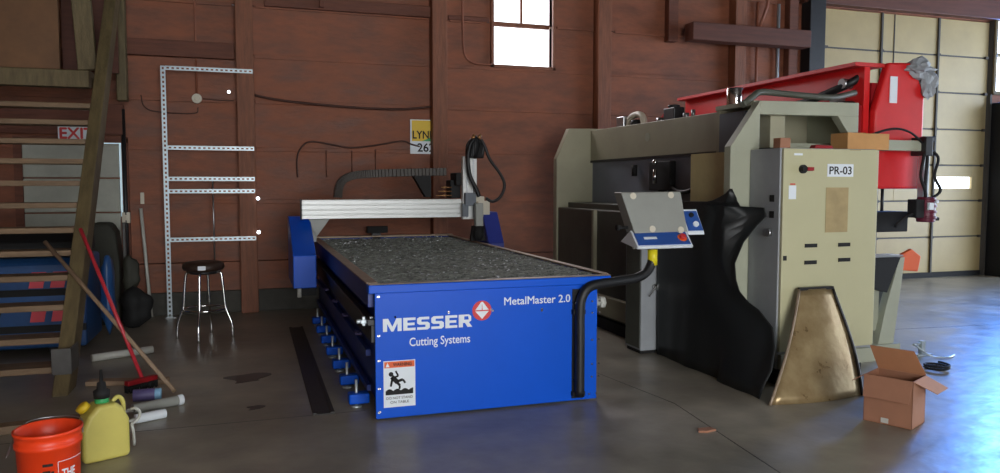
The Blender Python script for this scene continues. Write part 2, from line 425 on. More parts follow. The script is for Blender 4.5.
# ------------------------------------------------------------------ wall things
def perf_rack():
    t = thing('slotted_angle_rack', 'tall white perforated steel shelf frame against the brown wall behind the stool', 'rack', (-.45,9.3,0))
    def strip(a, b, wide, name):
        a = Vector(a); b = Vector(b); d = (b-a); Lh = d.length; d.normalize()
        m = MB(); n = int(Lh/.05); side = Vector((0,0,1)) if abs(d.x) > .5 else Vector((1,0,0))
        # perforated strip: two edges and cross webs leave the slots open
        for s in (-1,1): m.bar(a+side*s*wide*.40, b+side*s*wide*.40, .003 if abs(d.x) < .5 else wide*.22, wide*.22 if abs(d.x) < .5 else .003, up=(0,1,0)) if False else None
        for s in (-1,1):
            c = side*s*wide*.36
            if abs(d.x) > .5: m.box(a.x,b.x,a.y-.003,a.y+.003,a.z+c.z-wide*.14,a.z+c.z+wide*.14)
            else: m.box(a.x+c.x-wide*.14,a.x+c.x+wide*.14,a.y-.003,a.y+.003,a.z,b.z)
        for k in range(n+1):
            p = a + d*(Lh*k/n)
            if abs(d.x) > .5: m.box(max(a.x,p.x-.012),min(b.x,p.x+.012),a.y-.003,a.y+.003,a.z-wide*.4,a.z+wide*.4)
            else: m.box(a.x-wide*.4,a.x+wide*.4,a.y-.003,a.y+.003,max(a.z,p.z-.012),min(b.z,p.z+.012))
        # the folded return leg of the angle
        if abs(d.x) > .5: m.box(a.x,b.x,a.y,a.y+wide,a.z+wide*.5-.004,a.z+wide*.5)
        else: m.box(a.x-wide*.5,a.x-wide*.5+.004,a.y,a.y+wide,a.z,b.z)
        return m.build(name, M['galv'], t)
    strip((-.895,9.28,0),(-.895,9.28,2.83),.05,'upright')
    for z in (2.81,1.925,1.575,1.435,.885):
        strip((-.87,9.28,z),(.055,9.28,z),.045,'rail')
    MB().cyl((-.405,9.29,.62),(-.405,9.29,1.6),.008).build('support_rod', M['steel'], t)
    # dark backing of the slots is the wall itself
    MB().box(-.945,-.825,9.24,9.34,0,.006).build('foot_plate', M['steel'], t)
perf_rack()
for k,(x,y,z) in enumerate([(-.21,9.38,2.58),(.085,9.28,1.35),(.085,9.28,.955)]):
    t = thing('indicator_lamp', ['tiny bright lamp left of the post, high inside the white frame','tiny bright lamp by the post just below the fourth rail of the white frame','tiny bright lamp at the right end of the lowest rail of the white frame'][k], 'lamp', (x,y,z-.02))
    MB().cyl((x,y,z),(x,y+.012,z),.017 if k == 0 else .02,seg=14).build('lens', M['daylight_gap'], t)  # emissive disc stands for daylight through a pinhole; no lamp is fitted here
    MB().cyl((x,y+.012,z),(x,WY-(.175 if k else .0),z),.012,seg=10).build('lamp_base', M['matte_black'], t)  # added stem that only carries the pinhole disc
c = MB().tube([(-.56,WY-.02,CZ-.27),(-.56,WY-.02,2.55)], .012).build('conduit', M['conduit'], origin='base')
tag(c, 'thin vertical conduit running down to the round box inside the white frame', 'conduit')
o = MB().cyl((-.56,WY-.06,2.5),(-.56,WY-.005,2.5),.055,seg=24).cyl((-.56,WY-.07,2.5),(-.56,WY-.055,2.5),.03,seg=16).build('junction_box', M['cream'], origin='base', bevel=.006)
tag(o, 'round pale junction box at the end of the thin vertical conduit', 'box')
o = MB().tube(spline([(-.5,WY-.02,2.5),(-.3,WY-.02,2.49),(-.16,WY-.03,2.49)]),.006).build('wire', M['wire_brown'], origin='base')
tag(o, 'short wire between the round junction box and the post', 'wire')
o = MB().tube(spline([(-1.15,WY-.025,2.52),(-1.12,WY-.025,2.4),(-1.0,WY-.025,2.34),(-.6,WY-.025,2.33),(-.55,WY-.025,2.4)]),.006).build('wire', M['wire_brown'], origin='base')
tag(o, 'drooping brown wire below the round junction box', 'wire')
o = MB().box(-1.37,-1.29,WY-.12,WY-.05,1.08,1.2).box(-1.35,-1.31,WY-.128,WY-.118,1.11,1.17).build('light_switch', M['cream'], origin='base', bevel=.004)
tag(o, 'cream switch box on the conduit beside the pale door', 'switch')
o = MB().tube([(-1.33,WY-.1,0.0),(-1.33,WY-.1,2.35)],.022).build('conduit', M['dark_steel'], origin='base')
tag(o, 'dark vertical conduit right of the pale door', 'conduit')
o = MB().box(-1.19,-1.15,WY-.02,WY-.003,1.29,1.42).build('wall_tag', M['cream'], origin='base', bevel=.003)
tag(o, 'small upright cream plate on the wall above the leaning white pole', 'plate')
def mount_cord(pts, r, label, mt='wire_brown'):
    o = MB().tube(spline(pts), r, 8).build('wall_cable', M[mt], origin='base'); tag(o, label, 'cable')
mount_cord([(.07,WY-.06,2.56),(.3,WY-.05,2.52),(.6,WY-.05,2.49),(1.19,WY-.05,2.455),(1.8,WY-.05,2.45),(2.2,WY-.1,2.49)], .014, 'long black cable sagging across the wall above the yellow sign')
mount_cord([(.55,WY-.03,1.6),(.545,WY-.03,1.82),(.6,WY-.03,1.96),(.72,WY-.03,2.03),(1.0,WY-.03,1.99),(1.2,WY-.03,1.965),(1.5,WY-.03,2.0),(1.82,WY-.03,2.055),(1.94,WY-.03,2.02),(2.05,WY-.03,1.99)], .010, 'thin black cord looping up and across the wall to the yellow sign')
mount_cord([(2.61,WY-.03,CZ-.3),(2.62,WY-.03,3.6),(2.63,WY-.03,3.26),(2.67,WY-.03,3.13),(2.78,WY-.03,3.07),(3.0,WY-.05,3.06)], .012, 'painted conduit dropping beside the window and bending under its sill', 'conduit')
for k,(x,z) in enumerate([(.89,1.92),(1.2,1.92),(1.49,1.94)]):
    o = MB().cyl((x,WY-.03,z),(x,WY,z),.012).cyl((x,WY-.03,z-.32),(x,WY-.03,z),.006,seg=8).build('hanging_rod', M['girt'], origin='base')
    tag(o, ['leftmost of three thin rods hanging under the black cord','middle of three thin rods hanging under the black cord','rightmost of three thin rods hanging under the black cord'][k], 'rod', 'rods on the wall under the cord')
for k,x in enumerate((7.05,7.2,7.42)):
    o = MB().tube([(x,WY-.05,2.0),(x,WY-.05,4.15)] if k != 1 else [(x-.13,WY-.07,3.78),(x,WY-.07,4.1),(x+.05,WY-.07,4.7)],.022).build('wall_pipe', M['galv'] if k == 2 else M['conduit'], origin='base')
    tag(o, ['left vertical pipe above the red machine','slanting pipe between two upright pipes near the big door','right vertical pipe nearest the big door'][k], 'pipe')
# yellow sign tucked behind the post
t = thing('wall_sign', 'yellow and white sign marked LYNN 262 partly behind the timber post', 'sign', (2.12,WY-.03,1.9))
MB().box(1.93,2.3,WY-.03,WY-.02,1.9,2.33).build('sign_board', M['white'], t)
MB().box(1.95,2.3,WY-.033,WY-.029,2.06,2.32).build('yellow_field', M['sign_yellow'], t)
MB().prism([(2.08,2.06),(2.24,2.06),(2.24,2.13)],'y',WY-.036,WY-.032).build('green_wedge', M['green'], t)
a = text('lettering', 'LYNN', M['matte_black'], t, 2.11, WY-.036, 2.14, .3, .1, bold=.02)
text('lettering', '262', M['matte_black'], t, 2.13, WY-.031, 1.98, .22, .11, bold=.02)

# ------------------------------------------------------------------ stool
def stool():
    cx, cy = -.45, 7.92
    t = thing('bar_stool', 'round bar stool with dark padded seat and splayed chrome legs', 'stool', (cx,cy,0))
    MB().lathe([(0,.665),(.15,.665),(.185,.68),(.195,.70),(.19,.735),(.16,.755),(.08,.765),(0,.766)], (cx,cy,0)).build('seat', M['seat'], t)
    MB().lathe([(0,.64),(.13,.64),(.14,.665),(0,.665)], (cx,cy,0)).build('swivel_plate', M['dark_steel'], t)
    MB().box(cx-.04,cx+.03,cy-.2,cy-.186,.69,.73).build('maker_tag', M['white'], t)
    for k in range(4):
        a = math.radians(-100+90*k); c,s = math.cos(a),math.sin(a)
        pr = [(.10,.655),(.15,.65),(.168,.62),(.185,.45),(.20,.3),(.255,.14),(.262,.0)]
        MB().tube(spline([(cx+r*c,cy+r*s,z) for r,z in pr],5),.0125,10).build('leg', M['chrome'], t)
    MB().tube([(cx+.195*math.cos(2*PI*k/32),cy+.195*math.sin(2*PI*k/32),.29) for k in range(32)],.011,8,closed=True).build('foot_ring', M['chrome'], t)
stool()
o = MB().tube([(-1.09,9.3,.012),(-1.18,9.42,1.24)],.018,12).build('leaning_pole', M['pvc'], origin='base')
tag(o, 'slim white pole leaning upright against the wall left of the shelf frame', 'pole')

# ------------------------------------------------------------------ cutting table
def cutting_table():
    t = thing('plasma_cutting_table', 'long blue cutting table with a slatted bed and white overhead gantry', 'machine', (1.55,7.0,0))
    X0,X1,Y0,Y1 = .732,2.275,4.745,9.2
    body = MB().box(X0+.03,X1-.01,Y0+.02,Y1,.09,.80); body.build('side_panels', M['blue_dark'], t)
    f = MB().box(X0,X1,Y0,Y0+.02,.012,.86).build('front_panel', M['blue'], t, bevel=.004)
    rr = MB()
    # flanged lip round the bed
    rr.box(.69,2.37,Y0-.02,Y0+.08,.82,.875)
    rr.build('front_lip', M['blue'], t, bevel=.006)
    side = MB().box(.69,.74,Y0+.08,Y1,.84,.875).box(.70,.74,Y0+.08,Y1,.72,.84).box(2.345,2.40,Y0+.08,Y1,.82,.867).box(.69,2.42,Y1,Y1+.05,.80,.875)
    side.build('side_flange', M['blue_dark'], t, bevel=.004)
    rim = MB().box(.69,.765,Y0+.08,Y1,.870,.882).box(2.345,2.40,Y0+.08,Y1,.868,.882).box(.69,2.40,Y1-.05,Y1+.05,.876,.895).box(.69,2.37,Y0-.02,Y0+.02,.876,.882)
    rim.build('bed_rim', M['rim'], t, bevel=.003)
    bed = MB(); y = Y0+.1
    bed.box(.77,2.365,Y0+.06,Y1-.05,.80,.84)
    n = 84
    for k in range(n):
        yy = Y0+.1+k*(Y1-.16-Y0-.1)/(n-1)
        m = 26; h = [ .866+random.uniform(-.008,.008) for _ in range(m+1)]
        for j in range(m):
            xa = .775+j*(2.36-.775)/m; xb = .775+(j+1)*(2.36-.775)/m
            jit = random.uniform(-.004,.004)
            bed.hexa([(xa,yy-.012+jit,.84),(xb,yy-.012+jit,.84),(xb,yy+.012+jit,.84),(xa,yy+.012+jit,.84),(xa,yy-.008+jit,h[j]),(xb,yy-.008+jit,h[j+1]),(xb,yy+.008+jit,h[j+1]),(xa,yy+.008+jit,h[j])])
    bed.build('slat_bed', M['slag'], t)
    ch = MB()
    for _ in range(330):
        x = random.uniform(.8,2.34); yy = random.uniform(Y0+.12,Y1-.1); s = random.uniform(.004,.015)
        a = random.uniform(0,PI); z = .868+random.uniform(0,.006)
        p = [(x+s*math.cos(a+q)*(1 if i%2 else .6), yy+s*math.sin(a+q), z) for i,q in enumerate((0,1.7,3.1,4.6))]
        ch.hexa([(a_,b_,c_) for a_,b_,c_ in p]+[(a_,b_,c_+.006) for a_,b_,c_ in p])
    o = ch.build('slag_chips', M['steel'], t); o['kind'] = 'stuff'
    # rack rail and frame along the left side
    MB().box(.69,.74,Y0+.03,Y1-.1,.61,.65).box(.71,.74,Y0+.03,Y1-.1,.50,.61).build('side_rail', M['dark_steel'], t, bevel=.004)
    MB().box(2.265,2.36,Y0+.25,Y1-.1,.60,.66).build('side_rail', M['dark_steel'], t, bevel=.004)
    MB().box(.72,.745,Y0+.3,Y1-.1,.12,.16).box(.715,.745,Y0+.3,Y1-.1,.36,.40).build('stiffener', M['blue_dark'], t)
    hb = MB().box(.655,.735,4.835,4.86,.615,.64).box(.665,.685,4.84,4.875,.60,.66).box(.71,.735,4.83,4.85,.55,.66).cyl((.63,4.858,.628),(.66,4.858,.628),.014)
    hb.build('latch', M['galv'], t, bevel=.003)
    for k in range(7):
        y = 5.10+.52*k
        ft = MB().box(.60,.74,y-.05,y+.05,.03,.10).build('leveling_foot', M['blue'], t, bevel=.012)
        MB().cyl((.655,y,.012),(.655,y,.19),.010,seg=10).cyl((.655,y,0),(.655,y,.014),.035,seg=14).build('bolt', M['galv'], ft)
    for k in range(4):
        y = 5.45+.8*k
        MB().tube([(.74,y-.05,.44),(.70,y-.05,.44),(.70,y+.05,.44),(.74,y+.05,.44)],.008,8).build('side_handle', M['violet'], t)
    # front panel furniture
    MB().box(2.085,2.15,Y0-.006,Y0,.03,.79).build('cable_channel', M['matte_black'], t)
    sc = [(.757,.80),(.757,.55),(.757,.39),(.757,.21),(.757,.06),(1.50,.68),(1.86,.665),(.86,.665),(1.21,.68)]
    sc += [(2.145,.70),(2.145,.16),(2.145,.045),(2.29,.70),(2.29,.62),(2.29,.43),(2.29,.26),(2.29,.17),(2.27,.05)]
    for x,z in sc: MB().cyl((x,Y0-.009,z),(x,Y0-.004 if 2.13<x<2.2 else Y0+.001,z),.0065,seg=10).build('screw', M['chrome'], t)
    # decals, drawn on the plane of the front panel
    T = lambda x, z: (x*.99, z*.99+.015)
    def letters(cx, cz, w_, h_):
        st = .24
        E_ = [[(0,0),(1,0),(1,.2),(.34,.2),(.34,.4),(.92,.4),(.92,.6),(.34,.6),(.34,.8),(1,.8),(1,1),(0,1)]]
        S_ = [[(0,0),(.82,0),(1,.13),(1,.47),(.84,.6),(.34,.62),(.34,.8),(.96,.8),(.96,1),(.18,1),(0,.87),(0,.53),(.16,.4),(.66,.39),(.66,.2),(0,.2)]]
        M_ = [[(0,0),(.22,0),(.22,.62),(.44,0),(.56,0),(.78,.62),(.78,0),(1,0),(1,1),(.72,1),(.5,.36),(.28,1),(0,1)]]
        R_ = [[(0,0),(.32,0),(.32,.34),(.48,.34),(.68,0),(1.05,0),(.78,.38),(.96,.5),(.96,.86),(.8,1),(0,1)]]
        word = [(M_,1.5),(E_,1),(S_,1.04),(S_,1.04),(E_,1),(R_,1.1)]
        tot = sum(q for _,q in word)+.13*5; u = w_/tot; x = cx-w_/2; m = MB()
        for gl_, q in word:
            for pl_ in gl_:
                pp_ = [(x+a*q*u, cz-h_/2+b*h_) for a,b in pl_]
                m.prism(pp_,'y',Y0-.002,Y0+.001)
            x += (q+.13)*u
        return m
    a, b = T(1.085,.605); letters(a, b, .585, .083).build('lettering', M['white'], t)
    mm = MB().prism([(a+.2725,b+.008),(a+.268,b+.03),(a+.242,b+.03),(a+.242,b+.008)],'y',Y0-.003,Y0-.0015); mm.build('letter_counter', M['blue'], t)
    a, b = T(1.165,.478); text('lettering', 'Cutting Systems', M['white'], t, a, Y0, b, .405, .073, bold=.01)
    a, b = T(1.85,.722); text('lettering', 'MetalMaster 2.0', M['white'], t, a, Y0, b, .478, .054, bold=.01)
    sc = [(.75,.80),(.75,.55),(.75,.39),(.75,.21),(.75,.055),(1.512,.672),(1.86,.655),(.86,.665),(1.21,.675)]
    sc += [(2.095,.70),(2.095,.16),(2.095,.045),(2.235,.70),(2.235,.62),(2.235,.43),(2.235,.26),(2.235,.17),(2.215,.05)]
    for x,z in sc: MB().cyl((x,Y0-.009,z),(x,Y0-.004 if 2.08<x<2.15 else Y0+.001,z),.0065,seg=10).build('screw', M['chrome'], t)
    def DP(m_, pts, y0, y1): return m_.prism([T(*q) for q in pts],'y',Y0+y0,Y0+y1)
    a, b = T(1.452,.668)
    lg = MB().cyl((a,Y0-.003,b),(a,Y0,b),.066,seg=40).build('round_badge', M['signal_red'], t)
    m = MB(); DP(m,[(1.405,.672),(1.499,.672),(1.458,.726),(1.446,.726)],-.005,-.003); DP(m,[(1.405,.664),(1.499,.664),(1.452,.612)],-.005,-.003); m.build('badge_symbol', M['white'], lg)
    m = MB(); DP(m,[(1.449,.672),(1.455,.672),(1.453,.71),(1.451,.71)],-.007,-.005); m.build('badge_needle', M['signal_red'], lg)
    m = MB(); DP(m,[(.790,.068),(.997,.068),(.997,.372),(.790,.372)],-.003,0); ws = m.build('warning_sticker', M['white'], t)
    m = MB(); DP(m,[(.795,.327),(.992,.327),(.992,.367),(.795,.367)],-.005,-.003); m.build('orange_header', M['orange_warn'], ws)
    a, b = T(.912,.347); text('warning_text', 'WARNING', M['matte_black'], ws, a, Y0-.005, b, .12, .022, bold=.02)
    m = MB(); DP(m,[(.803,.333),(.829,.333),(.816,.36)],-.0065,-.005); m.build('alert_triangle', M['white'], ws)
    a, b = T(.838,.285); fm = MB().cyl((a,Y0-.0055,b),(a,Y0-.003,b),.015,seg=18)
    for p,q,w_ in [((.843,.268),(.882,.228),.030),((.848,.262),(.836,.205),.013),((.860,.262),(.885,.272),.012),((.885,.272),(.868,.305),.011),((.880,.236),(.915,.246),.017),((.915,.246),(.93,.222),.013),((.878,.228),(.895,.208),.016),((.895,.208),(.892,.185),.012)]:
        p = T(*p); q = T(*q); fm.bar((p[0],Y0-.0042,p[1]),(q[0],Y0-.0042,q[1]),w_,.002,up=(0,1,0))
    gl = [(.802,.150)]
    for i in range(19): gl.append((.802+.01*i, .174+.014*abs(math.sin(i*.62))))
    gl.append((.982,.150)); DP(fm, gl, -.0055,-.003)
    fm.build('falling_figure', M['matte_black'], ws)
    a, b = T(.893,.128); text('warning_text', 'DO NOT STAND', M['matte_black'], ws, a, Y0-.003, b, .17, .016)
    a, b = T(.893,.10); text('warning_text', 'ON TABLE', M['matte_black'], ws, a, Y0-.003, b, .12, .016)
    # gantry
    gy = 8.05
    lg = MB()
    lg.prism([(7.55,.5),(8.5,.5),(8.5,1.17),(8.3,1.17),(7.55,.82)],'x',.38,.60)
    lg.build('gantry_leg', M['blue'], t, bevel=.008)
    MB().prism([(7.6,.42),(8.4,.42),(8.4,.5),(7.6,.5)],'x',.46,.6).build('drive_box', M['matte_black'], t)
    MB().cyl((.44,7.66,.40),(.44,7.66,.5),.02).cyl((.38,7.9,.72),(.4,7.9,.72),.02).build('drive_knob', M['pvc'], t)
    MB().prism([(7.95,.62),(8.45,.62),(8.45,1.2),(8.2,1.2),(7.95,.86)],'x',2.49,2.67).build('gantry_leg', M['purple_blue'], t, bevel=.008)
    MB().box(.56,.66,8.25,8.32,.9,1.17).prism([(.58,1.15),(.8,1.15),(.66,.96)],'y',8.2,8.22).build('gusset', M['grey_plastic'], t)
    gb = MB().box(.51,2.47,8.12,8.24,1.15,1.35)
    for z in (1.152,1.202,1.252,1.302): gb.box(.505,2.47,8.085,8.12,z,z+.038)
    gb.build('gantry_beam', M['alu'], t, bevel=.003)
    MB().box(.495,.507,8.09,8.25,1.145,1.355).build('beam_end_cap', M['dark_steel'], t)
    # cable chain arch behind the beam
    ch = spline([(.90,8.34,1.37),(.91,8.34,1.47),(.96,8.34,1.56),(1.08,8.34,1.61),(1.3,8.34,1.63),(1.7,8.34,1.645),(2.1,8.34,1.655)],10)
    cc = MB()
    for i in range(len(ch)-1): cc.bar(ch[i], ch[i]+(ch[i+1]-ch[i])*.93, .12, .085, up=(0,1,0)) if False else cc.bar(ch[i], ch[i]+(ch[i+1]-ch[i])*.94, .085, .12, up=(0,1,0))
    cc.build('cable_chain', M['chain'], t, bevel=.004)
    MB().prism([(1.72,1.61),(1.92,1.61),(1.92,1.37),(1.86,1.37)],'y',8.28,8.40).build('chain_bracket', M['matte_black'], t)
    MB().box(2.12,2.24,8.2,8.4,1.36,1.56).box(2.16,2.26,8.1,8.36,1.5,1.64).build('height_motor', M['matte_black'], t, bevel=.01)
    for k,z in enumerate((1.39,1.435,1.48)): MB().cyl((1.95+.03*k,8.18,z),(2.13,8.18,z),.007,seg=10).cyl((2.03,8.18,z),(2.07,8.18,z),.011,seg=8).build('gas_fitting', M['copper'], t)
    # torch carriage
    MB().box(2.215,2.375,8.02,8.09,1.13,1.82).build('carriage_rail', M['alu'], t, bevel=.004)
    MB().box(2.25,2.265,8.0,8.02,1.15,1.78).box(2.325,2.34,8.0,8.02,1.15,1.78).build('linear_guide', M['steel'], t)
    MB().box(2.2,2.26,7.95,8.02,1.16,1.3).box(2.22,2.34,7.93,8.0,1.28,1.42).build('carriage_block', M['press_blue_grey'], t, bevel=.005)
    MB().box(2.36,2.50,7.94,8.04,1.18,1.33).box(2.34,2.44,7.95,8.02,1.31,1.38).build('torch_mount', M['cream'], t, bevel=.006)
    MB().box(2.31,2.395,7.84,7.92,1.06,1.31).build('torch_body', M['grey_plastic'], t, bevel=.008)
    MB().lathe([(0,.90),(.028,.905),(.055,.95),(.06,1.06),(0,1.065)], (2.352,7.88,0), 20).build('torch_shroud', M['matte_black'], t)
    MB().prism([(2.28,.895),(2.45,.895),(2.42,1.06),(2.30,1.06)],'y',7.93,7.99).build('splash_guard', M['matte_black'], t)
    kn = MB()
    for k in range(12):
        a = k*.9; kn.tube(spline([(2.26+.014*k,7.98+.02*math.cos(a),1.80),(2.25+.016*k,7.96+.03*math.sin(a),1.92),(2.28+.012*k,7.96,2.04-.012*abs(k-5))],4),.02,8)
    kn.build('hose_bundle', M['black'], t)
    MB().cyl((2.30,7.95,2.0),(2.33,7.95,2.05),.018).cyl((2.37,7.95,2.01),(2.40,7.95,2.05),.018).build('hose_fitting', M['copper'], t)
    MB().tube(spline([(2.32,7.94,2.0),(2.27,7.93,1.93),(2.245,7.92,1.78),(2.27,7.92,1.6),(2.34,7.92,1.46),(2.37,7.92,1.38)],8),.022,10).build('torch_hose', M['black'], t)
    MB().tube(spline([(2.40,7.94,2.0),(2.44,7.93,1.92),(2.50,7.93,1.78),(2.62,7.93,1.62),(2.665,7.93,1.5),(2.62,7.93,1.38),(2.53,7.93,1.325),(2.45,7.93,1.36)],8),.017,10).build('torch_hose', M['black'], t)
    MB().box(1.35,1.6,9.26,9.36,.92,1.0).build('limit_box', M['matte_black'], t, bevel=.006)
    MB().box(1.4,1.5,9.2,9.3,.80,.92).build('limit_bracket', M['dark_steel'], t)
    # arm that carries the console
    pp = spline([(2.125,4.70,.05),(2.125,4.70,.4),(2.125,4.70,.64),(2.14,4.70,.74),(2.195,4.705,.805),(2.31,4.72,.825),(2.5,4.76,.835),(2.6,4.78,.845),(2.68,4.79,.88),(2.73,4.80,.95),(2.735,4.80,1.06)],8)
    MB().tube(pp,.034,16).build('console_arm', M['black'], t)
    MB().cyl((2.735,4.80,.93),(2.735,4.80,1.045),.0352,seg=20).build('arm_label', M['yellow'], t)
    for z in (.05,.62): MB().box(2.08,2.17,4.705,4.745,z,z+.03).build('arm_clamp', M['matte_black'], t)
    fit = MB().cyl((2.27,5.1,.63),(2.46,5.1,.63),.03,seg=14).cyl((2.42,5.1,.59),(2.42,5.1,.69),.025,seg=12).cyl((2.46,5.1,.63),(2.50,5.1,.63),.045,seg=6)
    fit.build('drain_fitting', M['pvc'], t)
    # console: sloped keypad with screen box tilted back, hinged on the arm
    cn = MB().hexa([(2.555,4.70,1.055),(3.0,4.70,1.055),(3.02,4.98,1.09),(2.57,4.98,1.09),(2.555,4.69,1.07),(3.0,4.69,1.07),(3.03,4.84,1.18),(2.575,4.84,1.18)])
    cn = cn.build('console_base', M['white'], t, bevel=.004)
    def K(u, v, d=.004):   # point on the sloped keypad, u across, v up
        x = 2.555+.445*u + .022*v; return Vector((x, 4.69+.15*v-.6*d, 1.07+.11*v+.8*d))
    def kpanel(u0,u1,v0,v1,d0,d1): return [K(u0,v0,d0),K(u1,v0,d0),K(u1,v1,d0),K(u0,v1,d0),K(u0,v0,d1),K(u1,v0,d1),K(u1,v1,d1),K(u0,v1,d1)]
    MB().hexa(kpanel(.03,.97,.1,.97,0,.005)).build('keypad', M['keypad_blue'], cn)
    sb = MB().hexa([(2.585,4.79,1.16),(3.015,4.79,1.165),(3.04,4.95,1.165),(2.60,4.95,1.16),(2.53,4.90,1.45),(3.02,4.90,1.455),(3.04,5.04,1.455),(2.54,5.04,1.45)])
    sb = sb.build('screen_cover', M['grey_plastic'], t, bevel=.008)
    for x,z in [(2.62,1.425),(2.93,1.43),(2.73,1.19),(2.96,1.18)]:
        yy = 4.79+.11*(z-1.16)/.29
        MB().cyl((x,yy-.008,z),(x,yy+.012,z-.003),.024,seg=14).build('magnet', M['cream'], sb)
    a = K(.86,.45,.005); b = K(.86,.45,.03); MB().cyl(a,b,.022,seg=20).build('emergency_stop', M['signal_red'], cn)
    a = K(.86,.45,.004); b = K(.86,.45,.010); MB().cyl(a,b,.036,seg=20).build('stop_collar', M['orange_warn'], cn)
    MB().hexa(kpanel(.17,.40,.42,.55,.004,.007)).build('name_strip', M['white'], cn)
    sp = MB().hexa([(3.03,4.80,1.14),(3.165,4.80,1.14),(3.17,5.0,1.18),(3.04,5.0,1.18),(3.02,4.80,1.16),(3.16,4.80,1.16),(3.155,4.90,1.325),(3.02,4.90,1.325)]).build('side_pad', M['white'], t, bevel=.004)
    MB().hexa([(3.03,4.795,1.172),(3.15,4.795,1.172),(3.15,4.803,1.17),(3.03,4.803,1.17),(3.03,4.885,1.312),(3.145,4.885,1.312),(3.145,4.893,1.31),(3.03,4.893,1.31)]).build('side_keypad', M['keypad_blue'], sp)
    MB().cyl((3.10,4.83,1.21),(3.10,4.81,1.222),.022,seg=16).build('jog_knob', M['white'], sp)
    MB().cyl((3.085,4.87,1.275),(3.085,4.85,1.288),.018,seg=16).build('button', M['matte_black'], sp)
    MB().tube([(2.5,4.85,1.2),(2.56,4.85,1.2)],.01).cyl((2.47,4.85,1.2),(2.5,4.85,1.2),.02).build('side_knob', M['matte_black'], t)
    MB().box(2.68,2.80,4.76,4.88,1.045,1.09).build('arm_mount', M['matte_black'], t)
cutting_table()
o = MB().box(.36,.385,5.0,8.2,0,.012).box(.385,.475,5.0,8.2,0,.005).box(.475,.50,5.0,8.2,0,.012).build('floor_cable_track', M['floor_grime'], origin='base', bevel=.004)
tag(o, 'flat dark metal cable track lying on the floor left of the blue table', 'cable track')

